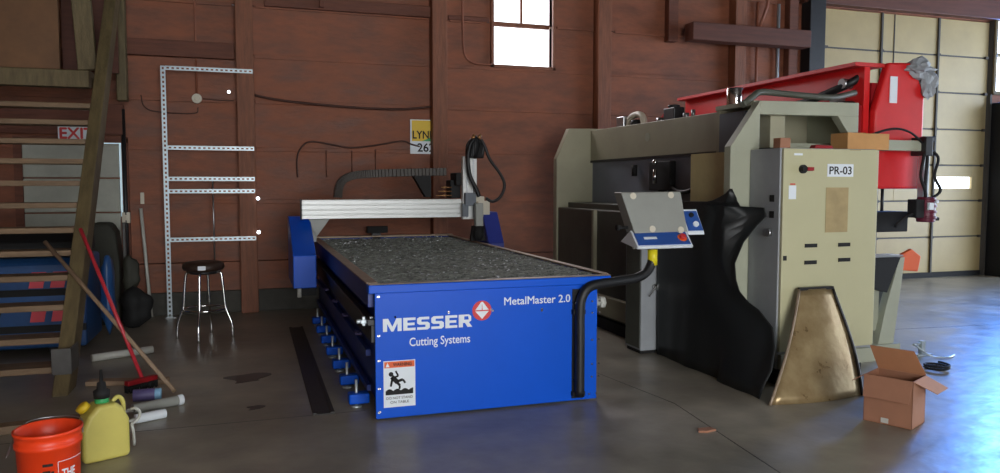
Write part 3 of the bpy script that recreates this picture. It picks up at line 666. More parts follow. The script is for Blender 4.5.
# ------------------------------------------------------------------ press brake
def press():
    t = thing('press_brake', 'large grey-green hydraulic press brake with deep side frames and a long upper beam', 'machine', (4.0,6.5,0))
    # far side frame with C throat
    MB().prism([(3.40,0),(3.40,1.82),(3.56,2.18),(4.7,2.2),(4.7,0)],'y',8.2,8.30).build('side_frame', M['press_grey'], t, bevel=.006)
    # near side frame: a plate with a rectangular opening, flanged
    nf = MB(); a,b = 4.87,4.95
    nf.prism([(3.42,0),(3.42,1.80),(3.68,2.155),(3.68,0)],'y',a,b)
    nf.prism([(3.68,2.05),(3.68,2.155),(4.63,2.17),(4.63,2.06)],'y',a,b)
    nf.prism([(4.42,2.06),(4.63,2.06),(4.63,1.8)],'y',a,b)
    nf.box(3.68,4.63,a,b,0,1.78)
    nf.build('side_frame', M['press_light'], t, bevel=.004)
    hs = MB().box(4.60,4.64,4.95,5.45,.9,2.165).box(3.68,4.6,4.95,5.45,2.13,2.165)
    hs.build('hood', M['press_light'], t)
    MB().box(3.70,4.60,5.42,5.46,1.6,2.13).build('hood_back', M['press_grey'], t)
    MB().box(3.70,3.86,5.10,5.42,1.78,2.1).build('cylinder_guard', M['press_blue_grey'], t)
    MB().box(3.9,4.5,4.97,5.3,1.785,1.84).build('inner_shelf', M['press_light'], t)
    # upper beam
    MB().prism([(4.95,1.80),(8.2,1.80),(8.2,2.16),(4.95,2.14)],'x',3.84,3.98).build('upper_beam', M['press_grey'], t, bevel=.005)
    MB().box(3.84,3.98,4.95,8.2,1.775,1.80).build('beam_edge', M['dark_steel'], t)
    MB().cyl((3.835,6.85,2.0),(3.842,6.85,2.0),.045,seg=20).build('beam_mark', M['press_light'], t)
    # ram and tool holder recessed beneath
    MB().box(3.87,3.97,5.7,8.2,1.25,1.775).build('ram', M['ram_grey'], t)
    MB().box(3.56,3.60,5.06,5.62,1.36,1.77).build('inner_panel', M['inner_beige'], t)
    MB().box(3.97,4.0,4.96,8.2,1.70,1.775).build('guide_rail', M['press_dark'], t)
    # bed
    MB().box(3.55,4.1,4.95,8.2,.0,1.30).build('lower_bed', M['press_dark'], t, bevel=.006)
    MB().box(3.42,3.55,4.96,8.2,.12,1.24).build('bed_apron', M['press_dark'], t, bevel=.01)
    MB().box(3.38,3.42,7.15,7.2,.12,1.24).build('apron_strip', M['press_grey'], t)
    MB().box(3.40,3.55,4.96,8.2,.0,.11).build('bed_skirt', M['matte_black'], t)
    MB().box(3.36,3.42,6.0,7.1,.16,.36).build('foot_guard', M['press_grey'], t, bevel=.006)
    # clamp, hose and gauge in the throat
    MB().box(3.8,3.87,6.35,6.75,1.45,1.74).box(3.78,3.87,6.3,6.8,1.30,1.40).box(3.82,3.87,6.5,6.6,1.2,1.5).build('tool_clamp', M['matte_black'], t, bevel=.01)
    MB().cyl((3.76,6.56,1.52),(3.76,6.56,1.66),.02,seg=12).lathe([(0,-.03),(.022,-.02),(.026,0),(.022,.02),(0,.03)],(3.76,6.56,1.73),14).build('clamp_pin', M['chrome'], t)
    MB().cyl((3.83,7.1,1.6),(3.83,7.1,1.72),.03,seg=12).build('stop_pin', M['matte_black'], t)
    MB().tube(spline([(3.83,6.4,1.5),(3.82,6.2,1.44),(3.82,6.0,1.46),(3.82,5.88,1.56),(3.82,5.85,1.75)],8),.022,10).build('hydraulic_hose', M['black'], t)
    # fittings on top of the beam
    MB().box(3.88,3.98,7.45,7.62,2.15,2.27).build('valve_block', M['steel'], t, bevel=.008)
    MB().tube(spline([(3.93,7.42,2.15),(3.93,7.38,2.24),(3.93,7.25,2.27),(3.93,7.12,2.24),(3.93,7.08,2.15)],6),.035,12).build('elbow_pipe', M['cream'], t)
    MB().lathe([(0,0),(.05,0),(.06,.03),(.05,.07),(0,.08)],(3.93,7.26,2.14),18).build('pump_knob', M['matte_black'], t)
    MB().box(3.88,4.0,6.42,6.62,2.14,2.27).cyl((3.94,6.52,2.27),(3.94,6.52,2.30),.06).build('valve_motor', M['dark_steel'], t, bevel=.01)
    for y,h,r in ((6.75,.05,.05),(6.3,.06,.03),(6.18,.08,.02)): MB().cyl((3.94,y,2.14),(3.94,y,2.14+h),r).build('valve_cap', M['steel'], t)
    MB().cyl((3.92,5.52,2.13),(3.92,5.52,2.34),.068,seg=28).build('cylinder_cap', M['chrome'], t, bevel=.006)
    MB().prism([(7.0,2.14),(6.85,2.14),(6.72,2.30),(6.78,2.30)],'x',4.02,4.08).prism([(6.82,2.14),(6.72,2.14),(6.58,2.27),(6.64,2.27)],'x',4.02,4.08).build('lifting_bracket', M['red'], t)
    MB().tube(spline([(3.60,4.98,2.13),(3.72,5.02,2.2),(3.84,5.08,2.25),(4.05,5.1,2.25),(4.3,5.1,2.24),(4.6,5.12,2.24),(4.9,5.2,2.3)],8),.026,10).build('hydraulic_hose', M['press_dark'], t)
    MB().cyl((3.415,4.9,.9),(3.39,4.9,.9),.03,seg=14).cyl((3.41,4.9,.8),(3.39,4.9,.8),.022,seg=12).build('frame_bolt', M['chrome'], t)
press()
def reseat(root, fn):
    for ch in root.children:
        for v in ch.data.vertices: v.co = fn(v.co + ch.location + root.location) - root.location - ch.location
pb = bpy.data.objects['press_brake']
reseat(pb, lambda c: Vector((c.x+.08, 4.98+(c.y-4.87)*1.027, c.z)))

# black sheet hung over the near end of the press
def tarp():
    rows = [(0.0,5.90,4.40,3.38),(.1,5.90,4.38,3.40),(.2,5.90,4.38,3.46),(.34,5.90,4.43,3.52),(.48,5.90,4.50,3.55),(.60,5.90,4.59,3.5),(.64,5.9,4.68,3.48),(.71,5.90,4.77,3.46),(.79,5.90,4.82,3.46),
            (.91,5.90,4.87,3.48),(1.07,5.90,4.85,3.54),(1.15,5.90,4.82,3.59),(1.20,5.90,4.80,3.62),(1.27,5.90,4.74,3.66),(1.335,5.90,4.77,3.66),(1.345,5.90,4.85,3.5),(1.365,5.9,4.82,3.47),
            (1.375,5.16,4.82,3.46),(1.385,5.08,4.83,3.46),(1.41,5.0,4.84,3.46),(1.44,4.92,4.86,3.455),(1.475,4.87,4.88,3.45)]
    n = 48; m = MB(); grid = []
    for z,yl,yr,xr in rows:
        r = []
        for k in range(n+1):
            u = k/n; y = yl+(yr-yl)*u
            base = 3.42
            e = max(0,(u-.62)/.38)
            x = base + (xr-base)*(e*e*(3-2*e))
            fold = .010*math.sin(y*9+z*1.3)*(1-.5*z) + .004*math.sin(y*23+z*2)*max(0,1-z)
            fold += .025*math.sin(y*21+1.5*z)*max(0,1-z/.7)*max(0,(u-.75)/.25)
            x = min(x, xr) if y < 4.95 else x
            xx = x+fold*(1-e*.3)
            if y > 4.95: xx = min(xx, 3.45)
            xx = min(xx, 3.668)
            r.append(m.bm.verts.new((xx,y,z)))
        grid.append(r)
    for i in range(len(grid)-1):
        for k in range(n):
            f = m.bm.faces.new([grid[i][k],grid[i][k+1],grid[i+1][k+1],grid[i+1][k]]); f.smooth = True
    o = m.build('black_sheet', M['tarp'], origin='base')
    s = o.modifiers.new('thick','SOLIDIFY'); s.thickness = .004; s.offset = -1
    tag(o, 'black vinyl sheet with scooped edges draped over the near end of the grey press', 'sheet')
tarp()
# free-standing narrow cabinet beside the press
t = thing('power_supply_cabinet', 'narrow grey upright steel cabinet standing behind the console arm', 'cabinet', (3.34,6.05,0))
MB().box(3.27,3.435,5.93,6.22,.03,1.1).build('cabinet_body', M['cab_side'], t, bevel=.006)
MB().box(3.266,3.27,5.95,6.2,.05,1.08).build('side_door', M['press_dark'], t)
MB().box(3.28,3.43,5.95,6.2,0,.03).build('plinth', M['matte_black'], t)
MB().cyl((3.40,5.91,.60),(3.40,5.93,.60),.025).bar((3.40,5.90,.60),(3.33,5.90,.52),.014,.014).build('door_handle', M['chrome'], t)
MB().cyl((3.25,6.05,.95),(3.268,6.05,.95),.02).build('vent_plug', M['pvc'], t)

# control cabinet PR-03
def pr03():
    X0,X1,Y0,Y1 = 3.675,4.555,4.60,4.975
    t = thing('electrical_cabinet', 'ivory electrical cabinet marked PR-03 on the near end of the press', 'cabinet', (4.1,4.7,0))
    MB().box(X0,X1,Y0+.025,Y1,.14,1.775).build('cabinet_body', M['cab_side'], t, bevel=.006)
    d = MB().box(X0+.012,X1,Y0,Y0+.025,.27,1.77).build('cabinet_door', M['cab'], t, bevel=.004)
    MB().box(X0+.02,X1+.02,Y0-.01,Y1,.14,.25).build('base_flange', M['press_light'], t, bevel=.004)
    MB().box(X0+.06,X1-.06,Y0+.05,Y1-.02,0,.14).build('plinth', M['matte_black'], t)
    MB().box(4.075,4.315,Y0-.003,Y0,1.565,1.66).build('name_plate', M['white'], d)
    text('lettering', 'PR-03', M['matte_black'], d, 4.195, Y0-.003, 1.612, .205, .06, bold=.012)
    MB().box(4.07,4.275,Y0-.003,Y0,1.15,1.485).build('drawing_pocket', M['cab_label'], d)
    for x,z in ((3.945,1.055),(4.25,1.055),(3.945,.93),(4.255,.94)):
        MB().box(x-.055,x+.055,Y0-.006,Y0+.001,z-.014,z+.014).build('handle_slot', M['matte_black'], d)
    MB().box(3.70,3.73,Y0-.004,Y0,.95,.985).build('lock', M['matte_black'], d)
    MB().cyl((3.85,Y0-.02,1.62),(3.85,Y0,1.62),.032,seg=20).bar((3.82,Y0-.03,1.62),(3.91,Y0-.03,1.62),.03,.028).build('main_switch', M['matte_black'], d)
    MB().box(3.86,3.915,Y0-.05,Y0-.02,1.608,1.634).build('switch_lever', M['red_dark'], d)
    for q in ((3.775,3.85,1.72,1.735),(3.735,3.80,1.40,1.50)): MB().box(q[0],q[1],Y0-.002,Y0,q[2],q[3]).build('small_label', M['white'], d)
    MB().box(3.745,3.79,Y0-.003,Y0-.002,1.505,1.515).build('red_strip', M['signal_red'], d)
    for z in (1.38,1.26): MB().box(X0-.004,X0,4.68,4.73,z,z+.05).build('side_vent', M['matte_black'], t)
    MB().cyl((X0-.03,4.72,1.15),(X0,4.72,1.15),.03,seg=14).build('cable_gland', M['steel'], t)
    MB().box(4.28,4.38,Y0-.002,Y0,1.762,1.766).build('latch', M['cab_label'], d)
pr03()
o = MB().box(4.33,4.73,4.68,4.86,1.776,1.90).box(4.33,4.5,4.675,4.86,1.9,1.903).build('small_carton', M['tan'], origin='base', bevel=.003)
tag(o, 'small flat tan carton lying on top of the ivory cabinet at its right', 'box')
o = MB().box(3.70,3.79,4.66,4.74,1.776,1.85).build('parts_box', M['card'], origin='base', bevel=.003)
tag(o, 'tiny pinkish box on the left of the ivory cabinet top', 'box')
o = MB().prism([(4.02,1.776),(4.2,1.776),(4.19,1.80),(4.04,1.805)],'y',4.68,4.74).build('pry_bar', M['red_dark'], origin='base', bevel=.003)
tag(o, 'red wedge shaped tool on the middle of the ivory cabinet top', 'tool')

# ------------------------------------------------------------------ red machine behind
def redm():
    t = thing('red_press', 'bright red machine with long overhead beam rising behind the grey press', 'machine', (5.2,6.8,0))
    # long beam: top flange and web
    MB().box(4.98,5.30,5.32,8.2,2.53,2.565).build('top_flange', M['signal_red'], t, bevel=.004)
    MB().box(5.10,5.16,5.34,8.2,1.6,2.53).build('beam_web', M['red'], t)
    MB().box(4.98,5.28,5.4,8.15,1.98,2.02).build('lower_flange', M['red_dark'], t)
    MB().prism([(5.17,1.47),(5.17,2.15),(5.31,2.57),(5.58,2.58),(5.72,2.30),(5.72,1.47)],'y',5.28,5.36).build('end_plate', M['red'], t, bevel=.02)
    MB().prism([(4.93,1.4),(4.93,2.2),(5.17,2.2),(5.17,1.4)],'y',5.36,5.40).build('rear_plate', M['red_dark'], t)
    MB().box(5.2,5.7,5.36,8.2,1.5,2.4).build('housing', M['red_dark'], t)
    MB().tube(spline([(5.0,7.6,2.1),(4.96,7.0,2.12),(4.95,6.4,2.24),(4.96,5.9,2.28),(5.03,5.5,2.38),(5.14,5.42,2.46)],8),.035,10).build('hydraulic_hose', M['black'], t)
    MB().tube(spline([(5.0,7.2,2.05),(4.97,6.6,2.1),(4.96,6.0,2.16),(5.0,5.6,2.22),(5.12,5.45,2.22)],8),.028,10).build('hydraulic_hose', M['matte_black'], t)
    for y,z in ((5.6,2.28),(5.52,2.2),(5.5,2.4)): MB().cyl((5.0,y,z),(5.1,y,z),.045,seg=14).build('hose_fitting', M['steel'], t)
    MB().box(5.32,5.40,5.272,5.28,2.22,2.45).build('tape_strip', M['white'], t)
    # column, bed and chute
    MB().box(5.2,5.62,7.9,8.15,.86,1.5).build('rear_column', M['press_dark'], t)
    MB().cyl((5.42,5.42,1.2),(5.42,5.42,1.5),.014).build('guide_rod', M['dark_steel'], t)
    MB().box(5.2,5.56,5.26,5.5,1.09,1.27).build('tool_box_shelf', M['matte_black'], t, bevel=.008)
    MB().box(5.2,5.55,5.5,8.15,0,.86).build('machine_base', M['press_dark'], t)
    MB().prism([(5.28,.05),(5.46,.05),(5.56,.86),(5.50,.86),(5.36,.4)],'y',5.28,5.36).build('bed_leg', M['press_light'], t, bevel=.004)
    MB().prism([(5.18,.6),(5.36,.55),(5.5,.86),(5.18,.88)],'y',5.27,5.34).build('bed_table', M['matte_black'], t)
    MB().box(5.18,5.5,5.24,5.4,.87,.885).build('table_edge', M['steel'], t)
    MB().box(5.18,5.34,5.34,5.4,.2,.68).build('drawer_panel', M['press_light'], t)
    MB().prism([(5.54,.74),(5.74,.72),(5.77,.86),(5.66,.93),(5.54,.88)],'y',5.3,5.34).build('orange_guard', M['orange_warn'], t, bevel=.008)
    MB().box(5.0,5.5,5.24,5.45,.03,.09).box(5.05,5.15,5.3,5.4,0,.03).box(5.4,5.48,5.3,5.4,0,.03).build('base_rail', M['press_light'], t)
redm()
o = MB()
bmv = [(5.46,5.36,2.58),(5.56,5.22,2.55),(5.66,5.20,2.46),(5.74,5.24,2.36),(5.78,5.30,2.24),(5.76,5.4,2.26),(5.68,5.44,2.46),(5.56,5.46,2.6)]
def blob(mb, c, r, seed, squash=(1,1,1), crumple=False):
    rnd = random.Random(seed); b2 = bmesh.new(); bmesh.ops.create_icosphere(b2, subdivisions=3, radius=1)
    ph = [rnd.uniform(0,6) for _ in range(6)]
    for v in b2.verts:
        d = 1+.12*math.sin(4*v.co.x+ph[0])+.12*math.sin(5*v.co.y+ph[1])+.1*math.sin(6*v.co.z+ph[2])+.06*math.sin(11*v.co.x+9*v.co.z+ph[3])
        if crumple: d *= rnd.uniform(.78,1.18)
        v.co = Vector((c[0]+v.co.x*d*r*squash[0], c[1]+v.co.y*d*r*squash[1], c[2]+v.co.z*d*r*squash[2]))
    mp = {v: mb.bm.verts.new(v.co) for v in b2.verts}
    for f in b2.faces:
        q = mb.bm.faces.new([mp[v] for v in f.verts]); q.smooth = not crumple
    b2.free()
blob(o,(5.64,5.3,2.53),.14,3,(1.15,.7,.55),True); blob(o,(5.75,5.3,2.40),.11,5,(.75,.6,1.2),True)
o = o.build('plastic_wrap', M['cab_side'], origin='base')
tag(o, 'crumpled grey plastic wrapped over the top corner of the red end plate', 'wrap')
# rail with hanging pendant
t = thing('pendant_arm', 'pale horizontal arm with coiled cables holding a maroon motor before the big door', 'arm', (5.3,5.2,1.78))
MB().box(4.76,5.58,5.15,5.22,1.80,1.89).build('arm_beam', M['press_light'], t, bevel=.004)
MB().box(5.56,5.64,5.1,5.26,1.76,1.92).box(5.6,5.74,5.16,5.2,1.88,1.93).box(5.62,5.72,5.14,5.2,1.76,1.80).build('arm_joint', M['dark_steel'], t, bevel=.006)
MB().box(5.585,5.65,5.14,5.2,1.36,1.76).build('drop_post', M['galv'], t, bevel=.004)
for q,(x,w_) in enumerate([(5.54,.04),(5.58,.0),(5.70,.05)]):
    MB().tube(spline([(5.6,5.16,1.84),(x+.02,5.12,1.75),(x-w_*.4,5.11,1.58),(x+w_,5.11,1.45),(5.60,5.12,1.36)],8),.013,8).build('cable', M['matte_black'], t)
MB().tube(spline([(4.9,5.14,1.9),(5.2,5.13,1.98),(5.4,5.13,1.96),(5.58,5.14,1.86)],8),.010,8).build('cable', M['matte_black'], t)
mt = MB().cyl((5.64,5.15,1.18),(5.64,5.15,1.40),.075,seg=24).build('motor', M['maroon'], t, bevel=.01)
rg = MB()
for k in range(4): rg.cyl((5.64,5.15,1.21+.05*k),(5.64,5.15,1.23+.05*k),.085,seg=24)
rg.build('cooling_fins', M['maroon'], mt)
MB().box(5.58,5.63,5.06,5.08,1.29,1.35).cyl((5.66,5.07,1.36),(5.66,5.05,1.36),.014).build('rating_plate', M['white'], mt)
MB().box(5.48,5.57,5.1,5.2,1.22,1.38).box(5.60,5.78,5.13,5.17,1.19,1.22).build('terminal_box', M['matte_black'], t, bevel=.006)
MB().tube(spline([(5.5,5.14,1.26),(5.42,5.16,1.22),(5.35,5.2,1.14)],6),.014,8).build('cable', M['matte_black'], t)
o = MB().box(5.60,5.64,5.1,5.14,0,.13).box(5.54,5.7,5.08,5.16,0,.015).cyl((5.62,5.12,.11),(5.52,5.12,.1),.010).tube(spline([(5.52,5.1,.1),(5.6,5.0,.02),(5.74,4.95,.012),(5.86,5.0,.012)]),.008,8).build('foot_pedal_stand', M['galv'], origin='base')
tag(o, 'small grey pedal stand with a cord on the floor behind the cardboard box', 'stand')
o = MB().tube([(5.28+.09*math.cos(k*.4),4.66+.09*math.sin(k*.4),.012+.0012*k) for k in range(34)],.009,8).build('cable_coil', M['matte_black'], origin='base')
tag(o, 'small black loop of cable on the bluish floor right of the cardboard box', 'cable')

# ------------------------------------------------------------------ hopper chute leaning on cabinet
def hopper():
    t = thing('sheet_metal_chute', 'flared scuffed sheet metal chute leaning against the ivory cabinet', 'chute', (3.85,4.4,0))
    m = MB(); nz, nx = 14, 10; grid = []
    for i in range(nz+1):
        u = i/nz; z = u*.74
        y0 = 4.27+.29*u
        xl = 3.34+(3.80-3.34)*u + .03*math.sin(u*PI)
        xr = 4.13-.03*u+.05*math.sin(u*PI)*(1-u*.5)
        row = []
        for k in range(nx+1):
            w_ = k/nx; x = xl+(xr-xl)*w_
            row.append(m.bm.verts.new((x, y0 - .05*math.sin(w_*PI)*(1-.4*u) - .01, z + (.0))))
        grid.append(row)
    for i in range(nz):
        for k in range(nx):
            f = m.bm.faces.new([grid[i][k],grid[i][k+1],grid[i+1][k+1],grid[i+1][k]]); f.smooth = True
    pl = [[g.co.copy() for g in (r[0], r[-1])] for r in grid]
    o = m.build('chute_sheet', M['sheet_steel'], t); s = o.modifiers.new('thick','SOLIDIFY'); s.thickness = .004
    for q in (0,1):
        e = MB()
        e.tube([Vector((p[q].x, p[q].y-.012, p[q].z)) for p in pl], .011, 8)
        e.build('side_flange', M['rim'] if q == 0 else M['dark_steel'], t)
    a,b = pl[-1]; MB().bar((a.x,a.y-.01,a.z+.004),(b.x,b.y-.01,b.z+.004),.03,.02).build('top_flange', M['dark_steel'], t)
hopper()

# ------------------------------------------------------------------ cardboard box
def carton():
    t = thing('cardboard_box', 'open brown cardboard box with raised flaps on the floor by the chute', 'box', (3.88,3.7,0))
    A = Vector((3.83,3.54,0)); B = Vector((3.705,3.80,0)); D = Vector((4.04,3.64,0)); C = B+(D-A)
    h = Vector((0,0,.30)); th = .005
    def panel(p, q, n, name='side_wall', z0=0, mt='card'):
        d = (q-p).normalized(); nn = n.normalized()*th
        return MB().hexa([p,q,q+nn,p+nn,p+h,q+h,q+nn+h,p+nn+h]).build(name, M[mt], t)
    ctr = (A+C)/2
    for p,q in ((A,B),(B,C),(C,D),(D,A)):
        n = ctr-(p+q)/2; panel(p,q,n)
    MB().hexa([A,D,C,B]+[v+Vector((0,0,.005)) for v in (A,D,C,B)]).build('bottom', M['card_in'], t)
    def flap(p, q, out, mt):
        p = p+h; q = q+h; e = (q-p).normalized()*.01
        nrm = (q-p).cross(out).normalized()*.004
        v = [p,q,q+out-e,p+out+e]
        MB().hexa(v+[w+nrm for w in v]).build('flap', M[mt], t)
    o1 = ((A+B)/2-ctr).normalized()
    flap(A+o1*.003,B+o1*.003,o1*.035+Vector((0,0,-.135)),'card')
    flap(D,C,-o1*(-.0)+Vector((-.06,.03,.15)),'card_in')
    o2 = ((A+D)/2-ctr).normalized()
    flap(A,D,o2*.02+Vector((.20,.03,-.10)),'card_in')
    flap(C,B,-o2*.02+Vector((-.05,.03,-.05)),'card')
    m = (A*.45+B*.55); MB().box(m.x-.022,m.x+.022,m.y-.003,m.y+.003,.01,.04).xform(Matrix.Translation(m)@Matrix.Rotation(math.atan2(B.y-A.y,B.x-A.x),4,'Z')@Matrix.Translation(-m)@Matrix.Translation((0,.0,0))).build('tape', M['pvc'], t)
carton()

# ------------------------------------------------------------------ bucket, can and floor clutter
def bucket():
    cx,cy = -.905,3.89
    t = thing('plastic_bucket', 'orange plastic bucket with printed marks beside the yellow fuel can', 'bucket', (cx,cy,0))
    MB().lathe([(0,0),(.125,0),(.128,.01),(.142,.325),(.150,.327),(.150,.345),(.145,.348),(.147,.385),(.153,.388),(.155,.402),(.150,.405),(.142,.402),(.138,.32),(.122,.012),(0,.01)],(cx,cy,0),48).build('bucket_body', M['orange'], t)
    def curved(text_, ang, z, w_, h_, mt, name):
        o = text(name, text_, mt, None, 0, 0, 0, w_, h_, bold=.02)
        o0 = wloc(t)
        for v in o.data.vertices:
            r = .128+(z+v.co.z)*.0436+.0015 - v.co.y*.3
            a = ang + v.co.x/.135
            v.co = Vector((cx+r*math.cos(a), cy+r*math.sin(a), z+v.co.z)) - o0
        o.parent = t
    def mark(a_, z_, w_, h_):
        m = MB(); pts = []
        for k in range(5):
            a = math.radians(a_)+(k/4-.5)*w_/.135
            pts.append(a)
        for a,b in zip(pts,pts[1:]):
            q = []
            for zz in (z_-h_/2, z_+h_/2):
                r = .1286+zz*.0436
                q += [(cx+(r+e)*math.cos(w_a), cy+(r+e)*math.sin(w_a), zz) for w_a,e in ((a,.0),(b,.0),(b,.002),(a,.002))]
            m.hexa(q)
        return m
    mark(-80,.262,.042,.012).build('printed_bar', M['matte_black'], t)
    for da,dz,w_,h_ in ((-7,.225,.012,.02),(0,.22,.02,.03),(8,.222,.012,.016),(0,.19,.03,.012)): mark(-80+da,dz,w_,h_).build('printed_mark', M['matte_black'], t)
    curved('THE\nHOME\nDEPOT', math.radians(-30), .15, .12, .16, M['white'], 'printed_text')
    # frame line round the printed logo
    def strip(a0,a1,z0,z1,name):
        m = MB(); n = 14; A = []
        for k in range(n+1):
            a = math.radians(a0+(a1-a0)*k/n); z = z0+(z1-z0)*k/n
            A.append((a,z))
        pts = [(cx+(.1295+z*.0436)*math.cos(a), cy+(.1295+z*.0436)*math.sin(a), z) for a,z in A]
        m.tube(pts,.0015,6); m.build(name, M['white'], t)
    strip(-62,0,.27,.27,'print_border'); strip(-62,-62,.05,.27,'print_border')
    MB().tube(spline([(cx-.155,cy,.36),(cx-.165,cy-.08,.30),(cx-.09,cy-.165,.24),(cx+.0,cy-.185,.235)][:2]+[(cx-.15,cy-.03,.34)],4),.003,6).build('handle', M['steel'], t)
    MB().tube(spline([(cx+.15,cy+.02,.36),(cx+.12,cy+.12,.405),(cx,cy+.165,.41),(cx-.12,cy+.12,.405),(cx-.15,cy+.02,.36)],6),.003,6).build('bail_wire', M['steel'], t)
bucket()
bpy.data.objects['plastic_bucket'].scale = (.92,.92,.97)
def gas_can():
    t = thing('fuel_can', 'dirty yellow plastic fuel can with black spout beside the orange bucket', 'can', (-.8,4.56,0))
    ctr = Vector((-.80,4.58,0)); R = Matrix.Translation(ctr)@Matrix.Rotation(math.radians(25),4,'Z')
    prof = [(-.115,0),(.115,0),(.12,.03),(.12,.21),(.09,.28),(.05,.31),(-.04,.31),(-.09,.255),(-.12,.18),(-.12,.03)]
    MB().prism(prof,'y',-.075,.075).xform(R).build('can_body', M['yellow_can'], t, bevel=.022, seg=4)
    MB().lathe([(0,.30),(.03,.30),(.036,.31),(.036,.335),(.026,.34),(0,.34)],(0,0,0),20).xform(R).build('green_collar', M['green'], t)
    MB().lathe([(.0,.335),(.04,.335),(.042,.375),(.025,.385),(.022,.42),(.010,.425),(.007,.49),(0,.49)],(0,0,0),20).xform(R).build('spout', M['matte_black'], t)
    MB().tube(spline([(.05,0,.30),(.08,0,.325),(.105,0,.30),(.11,0,.24)],6),.012,10).xform(R).build('handle', M['yellow_can'], t)
    MB().lathe([(0,0),(.035,0),(.035,.03),(.02,.035),(0,.035)],(0,0,0),18).xform(R@Matrix.Translation((-.085,.0,.285))@Matrix.Rotation(math.radians(-40),4,'Y')).build('vent_cap', M['sign_yellow'], t)
gas_can()
o = MB().tube(spline([(-.66,4.62,.16),(-.63,4.65,.18),(-.62,4.64,.22),(-.64,4.62,.25),(-.665,4.64,.24)],6),.008,8).tube(spline([(-.66,4.62,.16),(-.655,4.64,.1),(-.66,4.68,.04),(-.665,4.72,.0085)],5),.008,8).build('loop_of_tubing', M['pvc'], origin='base')
tag(o, 'small loop of clear tubing at the right edge of the yellow fuel can', 'tube')

def stick(name, p0, p1, r, mt, label, cat):
    o = MB().tube([p0,p1], r, 12).build(name, M[mt], origin='base'); return tag(o, label, cat)
# push broom with red handle
t = thing('push_broom', 'broom with a glossy red handle leaning on the stair side, dark head down', 'broom', (-.74,5.95,0))
MB().tube([(-.78,6.06,.06),(-1.24,6.50,1.17)],.014,12).build('handle', M['red_handle'], t)
MB().bar((-.88,5.96,.07),(-.70,6.12,.07),.05,.035).build('broom_head', M['red_dark'], t, bevel=.006)
br = MB()
for k in range(26):
    u = k/25; x = -.88+.18*u; y = 5.96+.16*u
    for j in (-.02,.0,.02): br.cyl((x+j*.6,y-j*.7,.052),(x+j*.9+random.uniform(-.01,.01),y-j+random.uniform(-.01,.01),.0),.004,seg=5)
br.build('bristles', M['matte_black'], t)
stick('wooden_stick', (-.55,5.86,.014), (-1.55,6.8,1.055), .016, 'wood_handle', 'long bare wooden handle leaning diagonally from floor up past the stair side', 'stick')
stick('plastic_pipe', (-1.31,7.12,.035), (-.86,7.34,.035), .034, 'pvc', 'short pale pipe lying on the floor behind the crossed handles', 'pipe')
t = thing('spray_can', 'violet can with a pale blue cap lying near the broom head', 'can', (-.66,5.85,0))
MB().cyl((-.80,5.70,.045),(-.66,5.70,.045),.043,seg=24).build('can_body', M['violet'], t, bevel=.004)
MB().cyl((-.662,5.70,.045),(-.62,5.70,.045),.041,seg=24).build('cap', M['blue_cap'], t, bevel=.005)
t = thing('caulk_tube', 'grey sealant tube with white end lying on the floor behind the white tube', 'tube', (-.6,5.5,0))
MB().cyl((-.76,5.38,.036),(-.50,5.52,.036),.034,seg=22).build('tube_body', M['grey_plastic'], t, bevel=.003)
MB().cyl((-.50,5.52,.036),(-.47,5.536,.036),.036,seg=22).build('tube_end', M['white'], t, bevel=.003)
MB().cyl((-.86,5.33,.03),(-.76,5.38,.036),.006,.015,seg=12).build('nozzle', M['pvc'], t)
t = thing('white_tube', 'white sealant tube lying nearest the fuel can', 'tube', (-.6,5.3,0))
MB().cyl((-.72,5.17,.03),(-.55,5.25,.03),.03,seg=22).build('tube_body', M['white'], t, bevel=.004)
MB().cyl((-.78,5.14,.02),(-.72,5.17,.03),.006,.014,seg=12).build('nozzle', M['pvc'], t)
o = MB().box(-1.2,-.62,6.2,6.3,0,.035).xform(Matrix.Translation((-.9,6.25,0))@Matrix.Rotation(math.radians(-12),4,'Z')@Matrix.Translation((.9,-6.25,0))).build('wood_plank', M['wood_handle'], origin='base', bevel=.004)
tag(o, 'thin weathered plank lying on the floor between pipe and sealant tubes', 'plank')
o = MB().box(-1.62,-1.05,5.2,5.3,0,.05).xform(Matrix.Translation((-1.3,5.25,0))@Matrix.Rotation(math.radians(8),4,'Z')@Matrix.Translation((1.3,-5.25,0))).build('wood_plank', M['tread_wood'], origin='base', bevel=.004)
tag(o, 'weathered board lying on the floor behind the orange bucket', 'plank')
